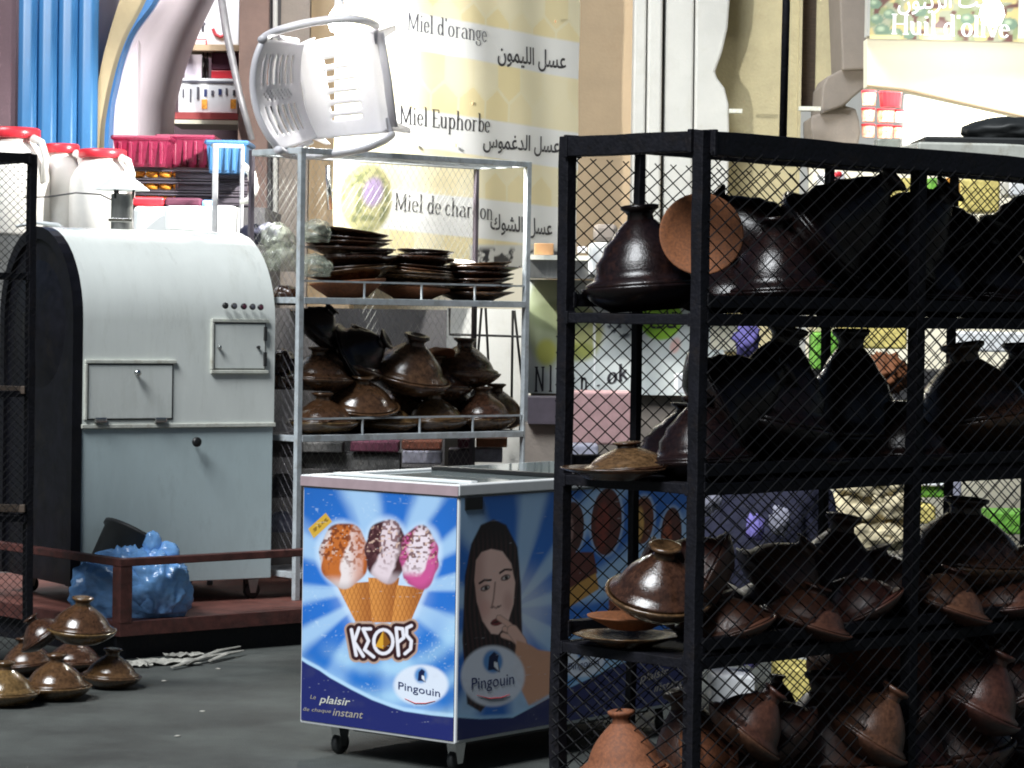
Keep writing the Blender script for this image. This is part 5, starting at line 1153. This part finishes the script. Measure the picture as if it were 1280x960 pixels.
# red and orange buckets in the right shop
BG = 'red and orange tubs stacked in the bright shop'
for i, (u, v, w_, h_, m, lb) in enumerate(((1086, 132, 18, 20, 'sweets', 'clear tub with reddish sweets, top left of the tub stack'), (1113, 134, 28, 21, 'red_plastic', 'solid red tub at the top of the stack'), (1085, 152, 17, 18, 'sweets', 'orange tub second from the top at the left'), (1107, 153, 22, 18, 'sweets', 'orange tub in the middle of the stack'), (1085, 172, 17, 18, 'sweets', 'orange tub at the bottom left of the stack'), (1106, 173, 20, 18, 'sweets', 'pale orange tub at the bottom middle'), (1124, 153, 12, 17, 'white_paper', 'whitish tub at the right of the middle row'), (1122, 173, 11, 17, 'sweets', 'small red orange tub at the bottom right'))):
    p = W(u, v, 15.6); k = m_at(15.6)
    t = thing('plastic_tub', lb, 'tub', p, 0, BG)
    MB().lathe([(0, 0), (w_/2*k*.9, 0), (w_/2*k, h_*k*.8), (0, h_*k*.8)], 18).build('tub_body', M[m], t, smooth=False)
    MB().lathe([(0, h_*k*.79), (w_/2*k*1.05, h_*k*.79), (w_/2*k*1.05, h_*k*.93), (0, h_*k*.93)], 18).build('lid', M['red_plastic'], t)
# ============================================================ DARK RACK
DY = R_(45); dc = W(872, 480, 6.70)
dr = thing('dark_rack', 'black steel mesh rack crowded with tagines in the foreground', 'rack', (dc.x, dc.y, 0), DY)
DL, DD = 2.05, .45; dm = dr.matrix_basis; K = M['black_paint']
DT = W(700, 170, 7.0).z; ps = .034
bx_ = local(dr) @ W(705, 400, 7.0)
def dx(u, y, z=1.2): return rack_x(u, y, dm, z)
fx = [0, dx(1143, 0), DL]; bxs = [0, dx(795, DD), dx(1032, DD), dx(1188, DD), DL]
for x in fx: bar(dr, (x, 0, 0), (x, 0, DT), ps, K, 'post')
bar(dr, (0, DD, 0), (0, DD, DT), ps, K, 'post')
for x in bxs[1:]: bar(dr, (x, DD, 0), (x, DD, DT), .022, K, 'post')
h_ = ps/2
bar(dr, (h_, 0, DT-.03), (DL-h_, 0, DT-.03), .058, K, 'top_bar'); bar(dr, (h_, DD, DT-.016), (DL-h_, DD, DT-.016), .028, K, 'top_bar')
bar(dr, (0, h_, DT-.026), (0, DD-h_, DT-.026), .05, K, 'top_bar'); bar(dr, (DL, h_, DT-.026), (DL, DD-h_, DT-.026), .05, K, 'top_bar')
DS = [W(705, v, 7.0).z for v in (391, 594, 803)]+[.09]
MB().box(DL*.18, DL-.025, .03, DD-.03, DT-.012, DT-.004).build('top_sheet', K, dr)
for z in DS:
    bar(dr, (h_, DD, z-.012), (DL-h_, DD, z-.012), .026, K, 'shelf_bar'); bar(dr, (h_, 0, z-.012), (DL-h_, 0, z-.012), .03, K, 'shelf_bar')
    bar(dr, (0, h_, z-.012), (0, DD-h_, z-.012), .026, K, 'shelf_bar'); bar(dr, (DL, h_, z-.012), (DL, DD-h_, z-.012), .026, K, 'shelf_bar')
    if z > .2:
        bar(dr, (h_, DD+.001, z+.033), (DL-h_, DD+.001, z+.033), .034, K, 'guard_rail')
        bar(dr, (h_, -.001, z+.034), (DL-h_, -.001, z+.034), .03, K, 'guard_rail')
    MB().box(.022, DL-.022, .02, DD-.02, z-.004, z).build('shelf_plate', K, dr)
wire_mesh(dr, ((.0, DD+.028, .1), (DL, 0, 0), (0, 0, DT-.15)), (.062, .041), .0019, M['black_wire'])
wire_mesh(dr, ((-.024, 0, .1), (0, DD, 0), (0, 0, DS[2]-.12)), (.062, .041), .0019, M['black_wire'])
wire_mesh(dr, ((0, -.026, .1), (DL, 0, 0), (0, 0, DT-.15)), (.062, .041), .0019, M['black_wire'])
# tagines and plates in it: (kind, u, v of the base, depth within the rack, radius px, tilt, rx, zscale, label)
DG = 'tagines crowded in the dark rack'
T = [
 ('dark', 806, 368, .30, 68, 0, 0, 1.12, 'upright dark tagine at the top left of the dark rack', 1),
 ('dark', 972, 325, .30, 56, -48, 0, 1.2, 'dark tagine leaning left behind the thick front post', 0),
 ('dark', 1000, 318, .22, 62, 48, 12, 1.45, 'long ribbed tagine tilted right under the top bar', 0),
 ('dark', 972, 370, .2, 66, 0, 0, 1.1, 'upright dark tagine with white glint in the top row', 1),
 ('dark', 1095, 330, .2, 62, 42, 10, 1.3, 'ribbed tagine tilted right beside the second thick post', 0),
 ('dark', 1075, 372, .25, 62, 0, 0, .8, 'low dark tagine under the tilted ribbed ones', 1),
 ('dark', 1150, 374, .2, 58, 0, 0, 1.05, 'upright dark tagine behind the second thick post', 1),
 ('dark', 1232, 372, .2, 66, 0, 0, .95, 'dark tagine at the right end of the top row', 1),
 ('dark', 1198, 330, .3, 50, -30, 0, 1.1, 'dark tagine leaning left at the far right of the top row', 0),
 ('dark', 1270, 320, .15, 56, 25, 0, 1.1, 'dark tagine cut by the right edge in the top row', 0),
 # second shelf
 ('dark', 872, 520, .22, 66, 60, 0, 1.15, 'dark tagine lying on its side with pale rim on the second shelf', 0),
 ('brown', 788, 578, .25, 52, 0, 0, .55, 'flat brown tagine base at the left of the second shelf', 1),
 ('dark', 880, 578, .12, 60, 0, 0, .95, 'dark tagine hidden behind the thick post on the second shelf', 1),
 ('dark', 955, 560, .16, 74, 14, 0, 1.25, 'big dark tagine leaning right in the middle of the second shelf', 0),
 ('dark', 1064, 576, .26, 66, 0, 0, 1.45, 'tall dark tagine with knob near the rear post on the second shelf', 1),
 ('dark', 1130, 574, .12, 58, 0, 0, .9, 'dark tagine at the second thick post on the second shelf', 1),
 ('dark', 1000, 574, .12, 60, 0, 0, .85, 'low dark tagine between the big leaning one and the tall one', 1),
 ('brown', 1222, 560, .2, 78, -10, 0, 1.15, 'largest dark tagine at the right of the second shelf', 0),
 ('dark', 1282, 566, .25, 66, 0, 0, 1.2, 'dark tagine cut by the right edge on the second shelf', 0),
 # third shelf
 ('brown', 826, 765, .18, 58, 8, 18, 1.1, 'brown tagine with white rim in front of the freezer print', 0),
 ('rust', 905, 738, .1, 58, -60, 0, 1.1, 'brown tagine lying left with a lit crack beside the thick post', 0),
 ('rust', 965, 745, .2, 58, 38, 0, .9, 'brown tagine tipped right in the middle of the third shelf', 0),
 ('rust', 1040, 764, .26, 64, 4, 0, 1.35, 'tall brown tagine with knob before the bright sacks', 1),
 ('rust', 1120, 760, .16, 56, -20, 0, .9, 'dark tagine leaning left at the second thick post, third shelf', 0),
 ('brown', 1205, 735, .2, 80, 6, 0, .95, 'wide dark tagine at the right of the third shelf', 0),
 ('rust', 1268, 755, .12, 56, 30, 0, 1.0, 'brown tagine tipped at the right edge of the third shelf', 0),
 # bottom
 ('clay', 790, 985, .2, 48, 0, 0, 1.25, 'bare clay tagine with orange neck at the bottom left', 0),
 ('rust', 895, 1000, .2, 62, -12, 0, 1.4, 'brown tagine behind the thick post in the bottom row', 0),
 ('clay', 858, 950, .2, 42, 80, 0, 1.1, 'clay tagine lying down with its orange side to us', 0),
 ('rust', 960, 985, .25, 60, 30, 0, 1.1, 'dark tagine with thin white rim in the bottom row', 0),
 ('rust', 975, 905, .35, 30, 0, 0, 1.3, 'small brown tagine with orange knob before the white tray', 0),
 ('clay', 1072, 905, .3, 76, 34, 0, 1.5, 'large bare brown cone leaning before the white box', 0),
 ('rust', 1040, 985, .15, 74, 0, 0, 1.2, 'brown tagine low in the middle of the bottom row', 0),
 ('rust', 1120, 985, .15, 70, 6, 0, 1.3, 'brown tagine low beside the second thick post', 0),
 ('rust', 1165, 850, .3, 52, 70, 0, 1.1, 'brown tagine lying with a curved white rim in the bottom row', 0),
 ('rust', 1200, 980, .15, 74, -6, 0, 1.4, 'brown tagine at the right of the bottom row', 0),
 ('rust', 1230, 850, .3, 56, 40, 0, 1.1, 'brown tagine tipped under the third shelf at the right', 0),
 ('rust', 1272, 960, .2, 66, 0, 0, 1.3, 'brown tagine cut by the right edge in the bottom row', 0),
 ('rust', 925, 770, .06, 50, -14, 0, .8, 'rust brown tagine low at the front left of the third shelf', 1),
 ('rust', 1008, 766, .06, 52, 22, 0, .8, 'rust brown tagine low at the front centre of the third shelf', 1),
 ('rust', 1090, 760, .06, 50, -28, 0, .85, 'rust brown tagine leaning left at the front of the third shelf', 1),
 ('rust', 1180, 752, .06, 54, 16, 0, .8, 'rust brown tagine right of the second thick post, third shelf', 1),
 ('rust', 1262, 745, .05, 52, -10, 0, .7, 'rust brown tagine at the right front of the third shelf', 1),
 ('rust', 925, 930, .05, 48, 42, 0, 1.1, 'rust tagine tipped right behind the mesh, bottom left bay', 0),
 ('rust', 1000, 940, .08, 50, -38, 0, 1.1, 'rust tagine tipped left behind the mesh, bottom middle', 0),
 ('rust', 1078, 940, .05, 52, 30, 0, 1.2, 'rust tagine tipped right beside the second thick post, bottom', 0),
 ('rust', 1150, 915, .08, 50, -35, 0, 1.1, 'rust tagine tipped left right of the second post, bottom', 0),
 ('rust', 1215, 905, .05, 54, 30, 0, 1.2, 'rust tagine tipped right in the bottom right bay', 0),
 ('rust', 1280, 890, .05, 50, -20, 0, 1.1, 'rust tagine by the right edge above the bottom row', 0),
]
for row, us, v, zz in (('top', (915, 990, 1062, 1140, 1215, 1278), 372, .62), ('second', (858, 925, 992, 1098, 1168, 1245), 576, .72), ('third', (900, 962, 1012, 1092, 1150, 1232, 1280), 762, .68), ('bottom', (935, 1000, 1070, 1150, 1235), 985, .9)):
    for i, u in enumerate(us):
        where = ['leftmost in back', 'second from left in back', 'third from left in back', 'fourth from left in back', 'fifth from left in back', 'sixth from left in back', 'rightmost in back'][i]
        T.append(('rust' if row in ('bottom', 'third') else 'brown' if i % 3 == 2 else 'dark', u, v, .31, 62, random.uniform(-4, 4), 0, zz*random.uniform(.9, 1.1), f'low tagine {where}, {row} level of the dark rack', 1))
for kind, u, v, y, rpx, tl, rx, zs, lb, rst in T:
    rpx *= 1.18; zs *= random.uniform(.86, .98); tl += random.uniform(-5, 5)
    x = dx(u, y, 1.2); p = dm @ Vector((x, y, 0)); p.z = W(u, v, p.y).z
    o = tagine(kind, p, rpx*m_at(p.y), lb, DG, tl, rx, zs=zs)
    if rst: rest(o, min(DS, key=lambda z: abs(z-p.z))+.001)
x = dx(874, .13, 1.4); p = dm @ Vector((x, .13, 0)); p.z = W(874, 296, p.y).z
plate('clay', p, 52*m_at(p.y), 'round bare orange clay plate standing on edge on the top shelf', DG, 0, 78, 'clay_plate')
x = dx(740, .3, 1.4); p = dm @ Vector((x, .22, 0)); p.z = DS[1]+.003
plate('brown', p, .13, 'brown plate lying at the left end of the second shelf', DG)
p = dm @ Vector((dx(775, .3, .9), .27, DS[2]+.003)); plate('dark', p, .13, 'dark plate with pale rim at the left of the third shelf', DG)
p = dm @ Vector((dx(780, .3, .9), .27, DS[2]+.045)); plate('clay', p, .11, 'small orange clay plate on the dark one on the third shelf', DG)
# things on top of the dark rack
def ontop(name, label, cat, u0, u1, v0, v1, y, m, th=.16):
    p = dm @ Vector((dx((u0+u1)/2, y, DT), y, 0)); a, b = W(u0, v1, p.y), W(u1, v0, p.y); cx = (a.x+b.x)/2
    o = MB().box(a.x-cx, b.x-cx, -th/2, th/2, 0, b.z-a.z).build(name, M[m], bevel=.006); o.location = (cx, p.y, DT-.0); return tag(o, label, cat)
o = ontop('wooden_plank', 'pale grey plank lying along the top of the dark rack', 'plank', 1135, 1330, 174, 192, .2, 'trim_pale', .2); o.rotation_euler[2] = R_(6)
o = ontop('metal_tray', 'dark flat tray on the pale plank', 'tray', 1146, 1300, 166, 174, .25, 'dark_rubber', .3); o.location.z = DT+.042; TRZ = DT+.042+8*m_at(8)
tag(blob('rolled_sack', 'dark_rubber', Vector((W(1262, 154, 7.95).x, 7.95, TRZ+.03)), .135, .12, .045, 77, .12, 2.2, 4), 'dark rolled sack on the tray at the top right', 'sack')
o = ontop('clear_box', 'small clear plastic box on the dark rack by the corbel', 'box', 1094, 1124, 172, 190, .2, 'clear_bag', .08)
# ============================================================ LEFT RACK
lc = W(36, 600, 10.35); lr = thing('left_rack', 'black mesh rack cut off by the left edge of the view', 'rack', (lc.x, lc.y, 0), R_(40))
LT = W(30, 193, 10.35).z; LL = .9; lm = lr.matrix_basis
for x, y in ((0, 0), (-LL, 0), (-LL, .42), (-.0, .42)): bar(lr, (x, y, 0), (x, y, LT), .030, K, 'post')
bar(lr, (-LL+.02, 0, LT-.015), (-.02, 0, LT-.015), .034, K, 'top_bar'); bar(lr, (0, .02, LT-.015), (0, .40, LT-.015), .03, K, 'top_bar')
LSV = (345, 492, 648)
for v in LSV:
    z = W(20, v, 10.3).z; bar(lr, (-LL+.02, 0, z), (-.02, 0, z), .024, K, 'shelf_bar'); bar(lr, (0, .02, z), (0, .40, z), .024, K, 'shelf_bar'); MB().box(-LL+.02, -.02, .02, .40, z-.004, z+.003).build('shelf_plate', K, lr)
wire_mesh(lr, ((-LL, -.012, .1), (LL, 0, 0), (0, 0, LT-.12)), (.034, .030), .0011, M['black_wire'])
for i, (v, kind, lb) in enumerate(((344, 'amber', 'shiny tagine on the upper shelf of the left rack'), (491, 'dark', 'dark tagine on the middle shelf of the left rack'), (647, 'brown', 'brown tagine on the lower shelf of the left rack'))):
    z = W(20, v, 10.3).z; o = tagine(kind, lm @ Vector((-.16, .2, z)), .13, lb, 'tagines in the left rack'); rest(o, z+.005)
for v, lb in ((480, 'pale board edge on the middle shelf of the left rack'), (628, 'pale board edge on the lower shelf of the left rack')):
    o = tag(MB().box(-.1, .1, -.01, .01, 0, .03).build('wooden_board', M['wood_dark'], bevel=.003), lb, 'board'); o.location = W(-2, v+12, 10.32)
for o in [o for o in P_.values() if o.get('label') == 'p']: print('unused proto', o)
